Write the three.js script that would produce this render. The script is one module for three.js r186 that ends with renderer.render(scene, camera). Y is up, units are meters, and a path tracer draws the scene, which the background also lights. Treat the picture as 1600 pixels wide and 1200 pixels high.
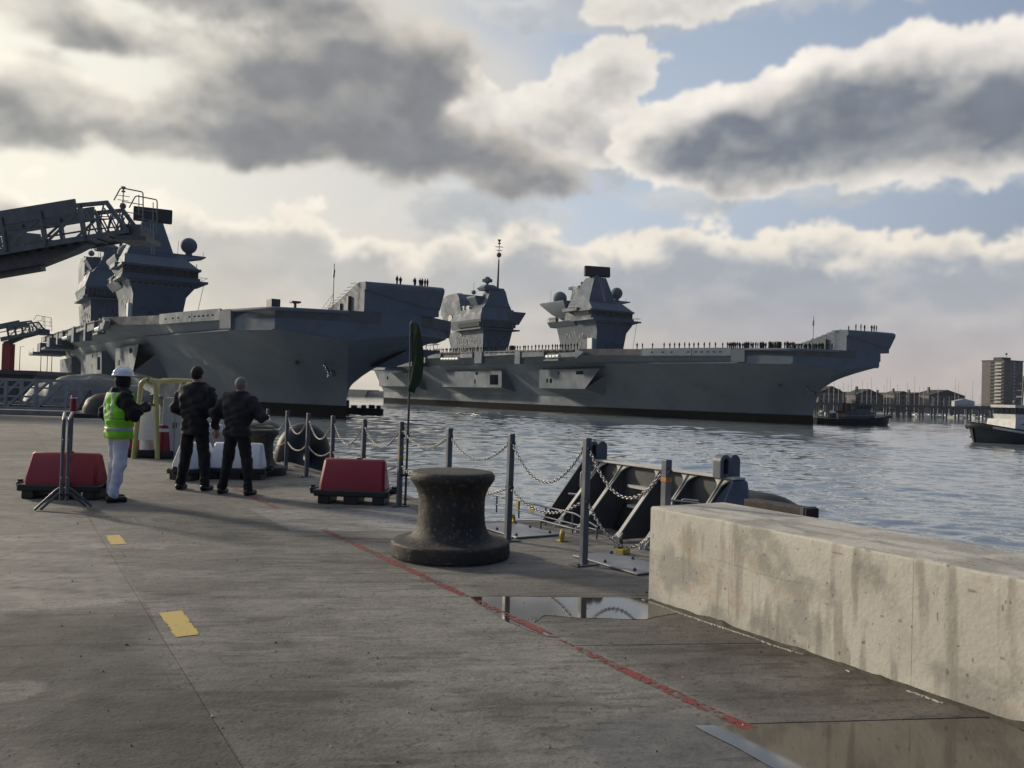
import * as THREE from 'three';
import { mergeGeometries, toCreasedNormals } from 'three/addons/utils/BufferGeometryUtils.js';
import { FontLoader } from 'three/addons/loaders/FontLoader.js';
import { TextGeometry } from 'three/addons/geometries/TextGeometry.js';
import { Brush, Evaluator, SUBTRACTION } from 'three-bvh-csg';
import { RoundedBoxGeometry } from 'three/addons/geometries/RoundedBoxGeometry.js';

// ---------------------------------------------------------------- camera, sky, sun, exposure
const scene = new THREE.Scene();
const renderer = new THREE.WebGLRenderer({ antialias: true });
renderer.toneMapping = THREE.LinearToneMapping;
renderer.toneMappingExposure = 1.0;
renderer.shadowMap.enabled = true;
const EYE = 1.53, WATER = -3.8, DEG = Math.PI / 180;
const camera = new THREE.PerspectiveCamera(49.75, 4 / 3, 0.1, 9000);
camera.position.set(0, EYE, 0);
camera.rotation.set(0.01437, 0, 0.02999, 'XYZ');
const SUN_AZ = -57 * DEG, SUN_EL = 18 * DEG;
const sunDir = new THREE.Vector3(Math.sin(SUN_AZ) * Math.cos(SUN_EL), Math.sin(SUN_EL), -Math.cos(SUN_AZ) * Math.cos(SUN_EL));
const sun = new THREE.DirectionalLight(new THREE.Color(1.0, 0.87, 0.68), 3.5);
sun.position.copy(sunDir).multiplyScalar(400).add(new THREE.Vector3(20, 0, -120));
sun.target.position.set(20, 0, -120);
sun.castShadow = true; sun.shadow.radius = 9;
sun.shadow.mapSize.set(4096, 4096);
Object.assign(sun.shadow.camera, { left: -320, right: 320, top: 200, bottom: -200, near: 1, far: 1200 });
scene.add(sun, sun.target);

// ---------------------------------------------------------------- noise
const clamp = (x, a = 0, b = 1) => Math.min(b, Math.max(a, x));
const mix = (a, b, t) => a + (b - a) * t;
const smooth = (a, b, x) => { const t = clamp((x - a) / (b - a)); return t * t * (3 - 2 * t); };
function rng(seed) { let a = seed >>> 0; return () => { a = (a + 0x6D2B79F5) | 0; let t = Math.imul(a ^ (a >>> 15), 1 | a); t = (t + Math.imul(t ^ (t >>> 7), 61 | t)) ^ t; return ((t ^ (t >>> 14)) >>> 0) / 4294967296; }; }
const PERM = new Float32Array(65536); { const r = rng(77); for (let i = 0; i < 65536; i++) PERM[i] = r(); }
function vnoise(x, y, s = 0) {
  const ix = Math.floor(x), iy = Math.floor(y), fx = x - ix, fy = y - iy, u = fx * fx * (3 - 2 * fx), v = fy * fy * (3 - 2 * fy);
  const h = (a, b) => PERM[(Math.imul(a, 374761) + Math.imul(b, 668265) + s * 9176 + (Math.imul(a ^ (b << 5), 40503) >>> 7)) & 65535];
  return mix(mix(h(ix, iy), h(ix + 1, iy), u), mix(h(ix, iy + 1), h(ix + 1, iy + 1), u), v);
}
function fbm(x, y, oct = 5, s = 0, gain = 0.5) { let a = 0.5, t = 0, n = 0; for (let i = 0; i < oct; i++) { t += a * vnoise(x, y, s + i); n += a; a *= gain; x = x * 2.03 + 17.3; y = y * 2.03 + 9.1; } return t / n; }
const lin1 = (v) => { v /= 255; return v <= 0.04045 ? v / 12.92 : Math.pow((v + 0.055) / 1.055, 2.4); };
const L = (r, g, b) => [lin1(r), lin1(g), lin1(b)];
const mix3 = (a, b, t) => [mix(a[0], b[0], t), mix(a[1], b[1], t), mix(a[2], b[2], t)];

// ---------------------------------------------------------------- sky: air and clouds over azimuth and elevation (degrees)
// each cloud: blobs [azimuth, elevation, half width, half height, weight], tone of its thick and thin parts
const CLOUDS = [
  // far bank of cumulus low over the horizon, long level base in haze
  { core: L(166, 172, 182), lit: L(240, 232, 219), amp: 0.55, f: 0.36, lo: 0.02, hi: 0.46, soft: 0.14, op: 1,
    b: [[-31, 1, 12, 11, 1], [-24, 2, 9, 10.2, 1], [-16, 2, 9, 10.2, 1], [-10, 2, 6, 9.2, 1], [-4, 2, 5, 9.4, 1], [1, 2, 5, 10.2, 1], [6, 2, 6, 9.4, 1], [12, 2, 7, 10.4, 1.1], [20, 2, 9, 9.8, 1.1], [29, 2, 10, 9.4, 1.1], [45, 1, 16, 10, 1], [-46, 1, 16, 10, 1], [66, 1, 14, 8, 0.9], [-68, 1, 16, 9, 0.9]] },
  // thin middle layer
  { core: L(184, 188, 192), lit: L(216, 215, 212), amp: 1.0, f: 0.3, lo: 0.0, hi: 0.7, soft: 0.5, op: 0.7,
    b: [[2, 16.4, 8, 2.6, 0.8], [18, 14, 11, 1.4, 0.6], [8, 25.2, 12, 2.2, 0.9], [22, 25.5, 9, 1.6, 0.6], [-3, 12.8, 7, 2.4, 0.7], [28, 13.4, 9, 1.0, 0.5]] },
  // small bright cumulus in the middle
  { core: L(186, 184, 185), lit: L(236, 231, 222), amp: 0.8, f: 0.5, lo: 0.25, hi: 1.5, soft: 0.14, op: 0.97,
    b: [[1.6, 18.6, 5.0, 2.6, 1], [6.2, 21.6, 4.0, 2.1, 1], [5.0, 18.4, 4.2, 2.4, 1], [-3.6, 19.6, 2.4, 3.0, 0.9], [6.0, 16.6, 3.2, 1.4, 0.8], [11, 25.8, 7, 1.5, 0.9]] },
  // broad dark cloud left of the middle and its tails
  { core: L(126, 129, 136), lit: L(206, 200, 190), amp: 0.72, f: 0.24, lo: -0.05, hi: 1.25, soft: 0.6, op: 0.96,
    b: [[-17, 18.2, 8.5, 4.0, 1.1], [-11, 19.0, 7.8, 4.6, 1.25], [-7.0, 21.6, 5.6, 3.2, 1.0], [-5, 16.6, 7.4, 3.2, 1.1], [0.5, 15.0, 5.6, 2.2, 0.95], [-21, 15.9, 7.5, 2.2, 1.0], [-30.5, 16.0, 5.6, 3.2, 1.15], [-28, 21.2, 7.5, 1.8, 1.0], [-20, 24.6, 12, 2.6, 1.1], [-14, 21.4, 9, 3, 0.9], [-38, 14.5, 6, 3.5, 1.0], [-33, 24, 9, 2.4, 0.9]] },
  // big cloud at the right with a sunlit upper rim
  { core: L(122, 129, 140), lit: L(243, 237, 228), amp: 0.62, f: 0.36, lo: 0.15, hi: 1.35, soft: 0.16, op: 0.98,
    b: [[27, 18.0, 11, 4.7, 1.25], [20, 18.0, 8.5, 4.0, 1.2], [14, 17.6, 6.6, 3.3, 1.1], [10, 17.0, 4.0, 2.2, 0.95], [15, 15.4, 8, 1.9, 0.8], [36, 18, 9, 4.8, 1.25], [45, 17, 9, 4, 1.0]] },
];
function skyColor(az, el) {
  const A = az * DEG, E = el * DEG, ce = Math.cos(E);
  const cosS = Math.sin(A) * ce * sunDir.x + Math.sin(E) * sunDir.y - Math.cos(A) * ce * sunDir.z;
  const away = Math.acos(clamp(cosS, -1, 1)) / DEG;                       // degrees from the sun
  const e = Math.max(el, 0);
  // clear air: pale low down, blue above, deepest opposite the sun
  const side = smooth(55, 125, away);
  const low = mix3(L(226, 214, 190), L(92, 108, 132), smooth(40, 115, away)), mid = mix3(L(187, 199, 214), L(56, 80, 116), side), top = mix3(L(150, 167, 194), L(38, 70, 118), side);
  let c = mix3(mix3(low, mid, smooth(0, 13, e)), top, smooth(11, 34, e));
  // warm light of the veiled sun
  const glow = Math.exp(-Math.pow(away / 20, 2)) * 1.6 + Math.exp(-Math.pow(away / 42, 2)) * 0.34, warm = [1.0, 0.93, 0.78];
  for (let k = 0; k < 3; k++) c[k] += warm[k] * glow * 0.62;
  const veil = smooth(6, -9, az + (fbm(az * 0.1, el * 0.2, 3, 30) - 0.5) * 12) * smooth(-125, -80, az) * (0.7 + 0.3 * fbm(az * 0.2, el * 0.34, 4, 33));
  c = mix3(c, mix3(L(226, 219, 206), L(255, 250, 230), smooth(-6, -30, az)), veil * 0.9);
  const dusk = Math.exp(-e / 5.5) * Math.exp(-Math.pow((az + 42) / 30, 2));
  c = mix3(c, [1.02, 0.87, 0.62], dusk * 0.7);
  // clouds
  for (let n = 0; n < CLOUDS.length; n++) {
    const k = CLOUDS[n];
    let near0 = false; for (const b of k.b) if (Math.abs(az - b[0]) < b[2] * 2 + 3 && Math.abs(el - b[1]) < b[3] * 2 + 3) { near0 = true; break; }
    if (!near0) continue;
    const wx = (fbm(az * 0.24, el * 0.34, 3, 40 + n) - 0.5) * 5, wy = (fbm(az * 0.24, el * 0.34, 3, 60 + n) - 0.5) * 2.6;
    const field = (a, h) => { let s = 0, m = -1.5; for (const b of k.b) { const x = (a - b[0]) / b[2], y = (h - b[1]) / b[3], r = x * x + y * y; if (r < 6) { const v = b[4] * (1 - r); if (v > m) m = v; if (v > 0) s += v; } } return m > 0 ? m + 0.3 * (s - m) : m; };
    let d = field(az + wx * 0.5, el + wy * 0.5);
    if (d < -0.8) continue;
    const det = fbm(az * k.f + wx * 0.15, el * k.f * 1.5 + wy * 0.15, 7, n * 7, 0.63) - 0.5;
    d += det * k.amp * 1.9;
    const al = smooth(-0.02, k.soft, d); if (al <= 0) continue;
    // thickness towards the light: upper edges and the side near the sun stay bright
    const t = clamp(field(az - 0.6 + wx * 0.5, el + 0.9 + wy * 0.5) + det * k.amp * 1.2, -1, 2);
    const thick = smooth(k.lo, k.hi, t * 0.7 + d * 0.3);
    const near = Math.exp(-Math.pow(away / 34, 2));
    let lit = mix3(k.lit, [1.2, 1.13, 0.97], near), core = mix3(k.core, L(170, 168, 160), near * 0.55);
    if (n === 0) { // the far bank melts into the haze over the horizon
      const h = smooth(9, 0.5, el), ww = smooth(20, -30, az);
      core = mix3(core, mix3(L(194, 183, 178), L(252, 236, 204), ww), h * 0.85);
      core = mix3(core, L(224, 217, 202), ww * 0.6);
    }
    const mot = 1 + (fbm(az * 0.5 + 3, el * 0.8, 5, 110 + n, 0.55) - 0.5) * (n === 0 ? 0.16 : 0.34);
    c = mix3(c, mix3(lit, core, clamp(thick * (0.7 + 0.6 * (fbm(az * 0.33, el * 0.55, 4, 120 + n) - 0.0)))).map((v) => v * mot), al * k.op);
  }
  // beyond the frame: scattered cumulus of the same kind, thinning away from the sun
  const out = Math.max(smooth(34, 46, Math.abs(az)), smooth(27, 33, el));
  if (out > 0 && el > 0) {
    const k = 1 / (0.18 + Math.sin(E)), px = Math.sin(A) * ce * k * 2.6, pz = Math.cos(A) * ce * k * 2.6;
    const d = fbm(px, pz, 5, 90, 0.52) - mix(0.5, 0.68, side), al = smooth(0, 0.13, d) * out * 0.9 * smooth(0, 6, el), bright = mix(1, 0.3, side);
    c = mix3(c, mix3([0.8 * bright, 0.78 * bright, 0.74 * bright], [0.3 * bright, 0.31 * bright, 0.34 * bright], smooth(0.02, 0.22, d)), al);
  }
  if (el < 0) c = mix3(c, [0.1, 0.12, 0.14], smooth(0, -6, el));
  return c;
}
{
  const W = 2048, H = 1024, data = new Float32Array(W * H * 4);
  for (let j = 0; j < H; j++) {
    const el = ((j + 0.5) / H - 0.5) * 180;
    if (el < -8) { for (let i = 0; i < W; i++) data.set([0.1, 0.12, 0.14, 1], (j * W + i) * 4); continue; }
    for (let i = 0; i < W; i++) {
      const round = ((i + 0.5) / W - 0.5) * 2 * Math.PI, x = Math.cos(round), z = Math.sin(round);
      const az = Math.atan2(x, -z) / DEG, c = skyColor(az, el), o = (j * W + i) * 4;
      data[o] = c[0]; data[o + 1] = c[1]; data[o + 2] = c[2]; data[o + 3] = 1;
    }
  }
  const t = new THREE.DataTexture(data, W, H, THREE.RGBAFormat, THREE.FloatType);
  t.mapping = THREE.EquirectangularReflectionMapping; t.magFilter = THREE.LinearFilter; t.minFilter = THREE.LinearFilter; t.needsUpdate = true;
  scene.background = t; scene.environment = t;
}

// ---------------------------------------------------------------- helpers: geometry, parts, things
const V = (x, y, z) => new THREE.Vector3(x, y, z);
const taken = new Map();
function numbered(name) { const n = taken.get(name) || 0; taken.set(name, n + 1); return n ? name + '_' + String(n).padStart(3, '0') : name; }
function tag(o, label, category, group, kind) { if (label) o.userData.label = label; if (category) o.userData.category = category; if (group) o.userData.group = group; if (kind) o.userData.kind = kind; return o; }
function shade(o) { o.traverse((m) => { if (m.isMesh) { m.castShadow = true; m.receiveShadow = true; } }); return o; }
function thing(name, label, category, pos = [0, 0, 0], turn = 0, group) { const o = new THREE.Group(); o.name = numbered(name); o.position.set(...pos); o.rotation.y = turn; tag(o, label, category, group); scene.add(o); return o; }
function copy(src, label, pos, turn, group) { const o = src.clone(); o.name = numbered(src.name.replace(/_\d{3}$/, '')); o.userData = { ...src.userData, label }; if (group) o.userData.group = group; if (pos) o.position.set(...pos); if (turn !== undefined) o.rotation.y = turn; scene.add(o); return o; }
function plain(g) { // position, normal, uv only, no index
  let q = g.index ? g.toNonIndexed() : g;
  for (const k of Object.keys(q.attributes)) if (!['position', 'normal', 'uv'].includes(k)) q.deleteAttribute(k);
  if (!q.attributes.normal) q.computeVertexNormals();
  if (!q.attributes.uv) metres(q);
  q.morphAttributes = {}; return q;
}
function metres(g, k = 1) { // uv in metres by the main direction of each face
  if (g.index) g = g.toNonIndexed();
  const p = g.attributes.position, n = g.attributes.normal || (g.computeVertexNormals(), g.attributes.normal), uv = new Float32Array(p.count * 2);
  for (let i = 0; i < p.count; i += 3) {
    let nx = 0, ny = 0, nz = 0; for (let j = 0; j < 3; j++) { nx += Math.abs(n.getX(i + j)); ny += Math.abs(n.getY(i + j)); nz += Math.abs(n.getZ(i + j)); }
    for (let j = 0; j < 3; j++) {
      const x = p.getX(i + j), y = p.getY(i + j), z = p.getZ(i + j);
      const [a, b] = ny >= nx && ny >= nz ? [x, z] : nx >= nz ? [z, y] : [x, y];
      uv[(i + j) * 2] = a * k; uv[(i + j) * 2 + 1] = b * k;
    }
  }
  g.setAttribute('uv', new THREE.BufferAttribute(uv, 2)); return g;
}
function merge(list) { return list.length === 1 ? plain(list[0]) : mergeGeometries(list.map(plain)); }
function part(parent, name, geo, mat) { const m = new THREE.Mesh(Array.isArray(geo) ? merge(geo) : geo, mat); m.name = parent === scene ? numbered(name) : name; m.castShadow = m.receiveShadow = true; parent.add(m); return m; }
function move(g, x, y, z, rx = 0, ry = 0, rz = 0) { const m = new THREE.Matrix4().makeRotationFromEuler(new THREE.Euler(rx, ry, rz)); m.setPosition(x, y, z); return g.applyMatrix4(m); }
const box = (w, h, d, x = 0, y = 0, z = 0, rx = 0, ry = 0, rz = 0) => metres(move(plain(new THREE.BoxGeometry(w, h, d)), x, y, z, rx, ry, rz));
const rbox = (w, h, d, r, x = 0, y = 0, z = 0, rx = 0, ry = 0, rz = 0) => metres(move(plain(new RoundedBoxGeometry(w, h, d, 2, r)), x, y, z, rx, ry, rz));
const span = (x0, x1, y0, y1, z0, z1) => box(x1 - x0, y1 - y0, z1 - z0, (x0 + x1) / 2, (y0 + y1) / 2, (z0 + z1) / 2);
const cyl = (r0, r1, h, x = 0, y = 0, z = 0, seg = 16, rx = 0, ry = 0, rz = 0) => move(plain(new THREE.CylinderGeometry(r0, r1, h, seg)), x, y, z, rx, ry, rz);
const ball = (r, x = 0, y = 0, z = 0, w = 20, h = 14) => move(plain(new THREE.SphereGeometry(r, w, h)), x, y, z);
const lathe = (pts, seg = 40) => plain(new THREE.LatheGeometry(pts.map((p) => new THREE.Vector2(p[0], p[1])), seg));
function bar(a, b, r, seg = 8, r2 = r) { // round bar between two points
  const A = V(...a), B = V(...b), d = B.clone().sub(A), l = d.length(), g = plain(new THREE.CylinderGeometry(r2, r, l, seg));
  const q = new THREE.Quaternion().setFromUnitVectors(V(0, 1, 0), d.normalize());
  return g.applyMatrix4(new THREE.Matrix4().compose(A.add(B).multiplyScalar(0.5), q, V(1, 1, 1)));
}
function beam(a, b, w, h) { // square bar between two points, h across the vertical
  const A = V(...a), B = V(...b), d = B.clone().sub(A), l = d.length(); d.normalize();
  const up = Math.abs(d.y) > 0.95 ? V(0, 0, 1) : V(0, 1, 0), x = up.clone().cross(d).normalize(), y = d.clone().cross(x);
  const m = new THREE.Matrix4().makeBasis(x, y, d).setPosition(A.add(B).multiplyScalar(0.5));
  const g = metres(plain(new THREE.BoxGeometry(w, h, l))); return g.applyMatrix4(m);
}
const tube = (pts, r, seg = 8, n = 24, closed = false) => plain(new THREE.TubeGeometry(new THREE.CatmullRomCurve3(pts.map((p) => V(...p)), closed, 'catmullrom', 0.3), n, r, seg, closed));
function bent(pts, r, rad, seg = 8) { // tube with straight runs and rounded corners
  const path = new THREE.CurvePath(), P = pts.map((p) => V(...p)); let from = P[0];
  for (let i = 1; i < P.length - 1; i++) {
    const a = P[i].clone().sub(P[i - 1]).normalize(), b = P[i + 1].clone().sub(P[i]).normalize(), s = P[i].clone().addScaledVector(a, -rad), e = P[i].clone().addScaledVector(b, rad);
    path.add(new THREE.LineCurve3(from, s)); path.add(new THREE.QuadraticBezierCurve3(s, P[i], e)); from = e;
  }
  path.add(new THREE.LineCurve3(from, P[P.length - 1]));
  return plain(new THREE.TubeGeometry(path, pts.length * 14, r, seg, false));
}
function loft(rings, closed = true, caps = true, creased = 0.6) { // rings of equal length, each a list of [x, y, z]
  const pos = [], n = rings[0].length, last = closed ? n : n - 1, tri = (a, b, c) => pos.push(...a, ...b, ...c);
  for (let i = 0; i + 1 < rings.length; i++) for (let j = 0; j < last; j++) { const k = (j + 1) % n, a = rings[i][j], b = rings[i][k], c = rings[i + 1][k], d = rings[i + 1][j]; tri(a, b, c); tri(a, c, d); }
  if (caps) for (const [r, f] of [[rings[0], true], [rings[rings.length - 1], false]]) {
    const tris = THREE.ShapeUtils.triangulateShape(flat2(r), []);
    for (const [a, b, c] of tris) f ? tri(r[a], r[c], r[b]) : tri(r[a], r[b], r[c]);
  }
  let g = new THREE.BufferGeometry(); g.setAttribute('position', new THREE.Float32BufferAttribute(pos, 3)); g.computeVertexNormals();
  g = creased ? toCreasedNormals(g, creased) : g; return metres(g);
}
function flat2(r) { // drop the axis with the least extent
  const lo = [9e9, 9e9, 9e9], hi = [-9e9, -9e9, -9e9]; for (const p of r) for (let k = 0; k < 3; k++) { lo[k] = Math.min(lo[k], p[k]); hi[k] = Math.max(hi[k], p[k]); }
  const e = [0, 1, 2].map((k) => hi[k] - lo[k]), drop = e.indexOf(Math.min(...e)), [a, b] = [0, 1, 2].filter((k) => k !== drop);
  return r.map((p) => new THREE.Vector2(p[a], p[b]));
}
const tower = (levels, creased = 0.5) => loft(levels.map(([y, x0, x1, z0, z1]) => [[x0, y, z1], [x1, y, z1], [x1, y, z0], [x0, y, z0]]), true, true, creased);
function prism(pts, d, creased = 0.5) { // outline in x, y; thickness d along z, centred
  return loft([pts.map((p) => [p[0], p[1], -d / 2]), pts.map((p) => [p[0], p[1], d / 2])], true, true, creased);
}

function cut(geo, boxes) { // real openings cut into a solid
  const ev = new Evaluator(); ev.attributes = ['position', 'normal', 'uv']; let a = new Brush(geo); a.updateMatrixWorld();
  for (const q of boxes) { const b = new Brush(q); b.updateMatrixWorld(); a = ev.evaluate(a, b, SUBTRACTION); a.updateMatrixWorld(); }
  return metres(a.geometry);
}

// the quay runs away from the camera to the left: u metres along it, n metres across it towards the water
const QA = 31.5 * DEG, qs = Math.sin(QA), qc = Math.cos(QA);
const Q = (u, n, y = 0) => [-qs * u + qc * n, y, -(qc * u + qs * n)];

// ---------------------------------------------------------------- materials
function tex(w, h, fn, srgb, repeat) { // fn(u, v) -> [r, g, b] 0..1 (linear) or one number
  const d = new Uint8Array(w * h * 4);
  for (let j = 0; j < h; j++) for (let i = 0; i < w; i++) {
    const c = fn((i + 0.5) / w, (j + 0.5) / h, i, j), o = (j * w + i) * 4;
    for (let k = 0; k < 3; k++) { let v = clamp(typeof c === 'number' ? c : c[k]); if (srgb) v = v <= 0.0031308 ? v * 12.92 : 1.055 * Math.pow(v, 1 / 2.4) - 0.055; d[o + k] = v * 255 + 0.5; }
    d[o + 3] = 255;
  }
  const t = new THREE.DataTexture(d, w, h); t.magFilter = THREE.LinearFilter; t.minFilter = THREE.LinearMipmapLinearFilter; t.generateMipmaps = true;
  t.wrapS = t.wrapT = THREE.RepeatWrapping; if (srgb) t.colorSpace = THREE.SRGBColorSpace; if (repeat) t.repeat.set(repeat, repeat); t.needsUpdate = true; return t;
}
function tiled(x, y, per, oct, s, gain = 0.5) { // fbm that repeats every 1 in x and y
  let a = 0.5, t = 0, n = 0, f = Array.isArray(per) ? per[0] : per, e = Array.isArray(per) ? per[1] : per;
  for (let i = 0; i < oct; i++) {
    const X = x * f, Y = y * e, ix = Math.floor(X), iy = Math.floor(Y), fx = X - ix, fy = Y - iy, u = fx * fx * (3 - 2 * fx), v = fy * fy * (3 - 2 * fy);
    const h = (p, q) => { p = ((p % f) + f) % f; q = ((q % e) + e) % e; return PERM[(p * 3571 + q * 911 + (s + i) * 5003 + ((p * 31) ^ (q * 57)) * 13) & 65535]; };
    t += a * mix(mix(h(ix, iy), h(ix + 1, iy), u), mix(h(ix, iy + 1), h(ix + 1, iy + 1), u), v); n += a; a *= gain; f *= 2; e *= 2;
  }
  return t / n;
}
const grime = tex(512, 512, (x, y) => { const a = tiled(x, y, 4, 6, 3), b = tiled(x, y, 24, 3, 11); return clamp(0.86 + (a - 0.5) * 0.7 + (b - 0.5) * 0.25); });
function painted(rgb, rough, vary, size, opt = {}) { // paint with uneven patches, size = metres per repeat
  const t = tex(320, 320, (x, y) => { const a = tiled(x, y, 5, 6, 21) - 0.5, s = tiled(x * 1, y, 16, 4, 31) - 0.5, k = 1 + (a * 1.6 + s * 0.6) * vary; return rgb.map((c) => c * k); }, true, 1 / size);
  const r = grime.clone(); r.repeat.set(1 / size, 1 / size); r.needsUpdate = true;
  return new THREE.MeshStandardMaterial({ map: t, roughness: rough, roughnessMap: r, ...opt, side: THREE.DoubleSide });
}
const flatMat = (rgb, rough = 0.6, opt = {}) => new THREE.MeshStandardMaterial({ color: new THREE.Color().setRGB(...rgb), roughness: rough, side: THREE.DoubleSide, ...opt });
function ironMat() { // thick black paint, worn to rust and bare metal in chips
  const t = tex(512, 512, (x, y) => { const a = tiled(x, y, 6, 6, 301), b = tiled(x, y, 18, 5, 307, 0.6), k = 0.7 + 0.6 * a; let c = [0.024 * k, 0.023 * k, 0.022 * k]; c = mix3(c, [0.075, 0.042, 0.022], smooth(0.6, 0.68, b) * 0.8); return mix3(c, [0.12, 0.115, 0.105], smooth(0.66, 0.74, tiled(x, y, 30, 4, 311, 0.6)) * 0.7); }, true);
  const b = tex(512, 512, (x, y) => 0.6 * tiled(x, y, 8, 6, 301, 0.6) + 0.4 * smooth(0.58, 0.66, tiled(x, y, 18, 5, 307, 0.6)));
  return new THREE.MeshStandardMaterial({ map: t, roughness: 0.72, bumpMap: b, bumpScale: 0.006, side: THREE.DoubleSide });
}
const M = {
  hull: painted([0.105, 0.132, 0.164], 0.88, 0.16, 34), deck: painted([0.09, 0.095, 0.1], 0.9, 0.3, 9), boot: new THREE.MeshPhysicalMaterial({ color: new THREE.Color().setRGB(0.012, 0.012, 0.013), roughness: 1, specularIntensity: 0.15, side: THREE.DoubleSide }),
  island: painted([0.105, 0.132, 0.164], 0.85, 0.14, 12), panelPale: painted([0.4, 0.4, 0.385], 0.8, 0.14, 9), dark: flatMat([0.02, 0.022, 0.025], 0.6), radar: flatMat([0.025, 0.026, 0.03], 0.7),
  glass: new THREE.MeshPhysicalMaterial({ color: new THREE.Color().setRGB(0.02, 0.025, 0.03), roughness: 0.08, side: THREE.DoubleSide }),
  galv: painted([0.12, 0.13, 0.155], 0.6, 0.3, 0.7, { metalness: 0.25 }), steelGrey: painted([0.46, 0.45, 0.42], 0.6, 0.25, 1.3), steelDark: painted([0.07, 0.073, 0.08], 0.6, 0.4, 1.1),
  chain: painted([0.34, 0.33, 0.32], 0.45, 0.4, 0.3, { metalness: 0.75 }), chrome: flatMat([0.55, 0.55, 0.56], 0.28, { metalness: 0.95 }),
  iron: ironMat(), rubber: painted([0.018, 0.018, 0.018], 0.7, 0.5, 0.9), blackPlastic: painted([0.016, 0.017, 0.02], 0.55, 0.4, 0.6),
  red: painted([0.25, 0.008, 0.022], 0.5, 0.18, 0.8), white: painted([0.72, 0.73, 0.74], 0.55, 0.1, 0.8), yellow: painted([0.5, 0.36, 0.05], 0.55, 0.25, 0.6), yellowPale: painted([0.46, 0.42, 0.16], 0.5, 0.25, 0.6),
  timber: painted([0.03, 0.022, 0.017], 0.85, 0.5, 0.35), redPaint: painted([0.25, 0.02, 0.02], 0.6, 0.3, 1),
};

// ---------------------------------------------------------------- water
{
  const rows = [], R = rng(5), waves = [];
  for (let i = 0; i < 26; i++) { const wl = 0.55 * Math.pow(1.1, i), a = (-88 + (R() - 0.5) * 70) * DEG; waves.push([Math.cos(a) * 2 * Math.PI / wl, Math.sin(a) * 2 * Math.PI / wl, R() * 6.28, wl * (0.0058 + 0.0026 * R()) * Math.min(1, 3 / wl), wl, wl / Math.max(0.05, Math.abs(Math.cos(a)))]); }
  let r = 5; while (r < 420) { rows.push(r); r *= 1.0031; } while (r < 8000) { rows.push(r); r *= 1.12; }
  const cols = 290, A0 = -52 * DEG, A1 = 52 * DEG, pos = [], uv = [], idx = [];
  for (const d of rows) for (let j = 0; j <= cols; j++) {
    const a = mix(A0, A1, j / cols), x = Math.sin(a) * d, z = -Math.cos(a) * d; let y = 0;
    const gust = (0.35 + 1.0 * fbm(x * 0.012 + 5, z * 0.02, 3, 70)) * mix(1.9, 0.5, smooth(0, 75, x));
    if (d < 420) for (const w of waves) { const fade = smooth(d * 0.0031 * 2.2, d * 0.0031 * 4, w[4]) * smooth(d * 0.00626 * 2, d * 0.00626 * 3.4, w[5]); if (fade > 0) y += fade * w[3] * Math.sin(w[0] * x + w[1] * z + w[2]); }
    pos.push(x, WATER + y * gust * smooth(420, 300, d), z); uv.push(x, z);
  }
  for (let i = 0; i + 1 < rows.length; i++) for (let j = 0; j < cols; j++) { const a = i * (cols + 1) + j, b = a + 1, c = a + cols + 1, d = c + 1; idx.push(a, b, d, a, d, c); }
  const g = new THREE.BufferGeometry(); g.setAttribute('position', new THREE.Float32BufferAttribute(pos, 3)); g.setAttribute('uv', new THREE.Float32BufferAttribute(uv, 2)); g.setIndex(idx); g.computeVertexNormals();
  const bump = tex(1024, 1024, (x, y) => { const a = tiled(x, y * 2 % 1, 14, 4, 50), b = 1 - Math.abs(tiled((x + 0.31) % 1, y, 22, 4, 57) * 2 - 1); return 0.45 * a + 0.55 * b; });
  bump.repeat.set(1 / 9, 1 / 9);
  const m = part(scene, 'harbour_water', g, new THREE.MeshPhysicalMaterial({ color: new THREE.Color().setRGB(0.36, 0.4, 0.42), metalness: 0.5, roughness: 0.08, ior: 1.7, bumpMap: bump, bumpScale: 0.009 }));
  tag(m, 'grey rippled harbour water reflecting the bright sky', 'water', null, 'structure');
}

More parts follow.
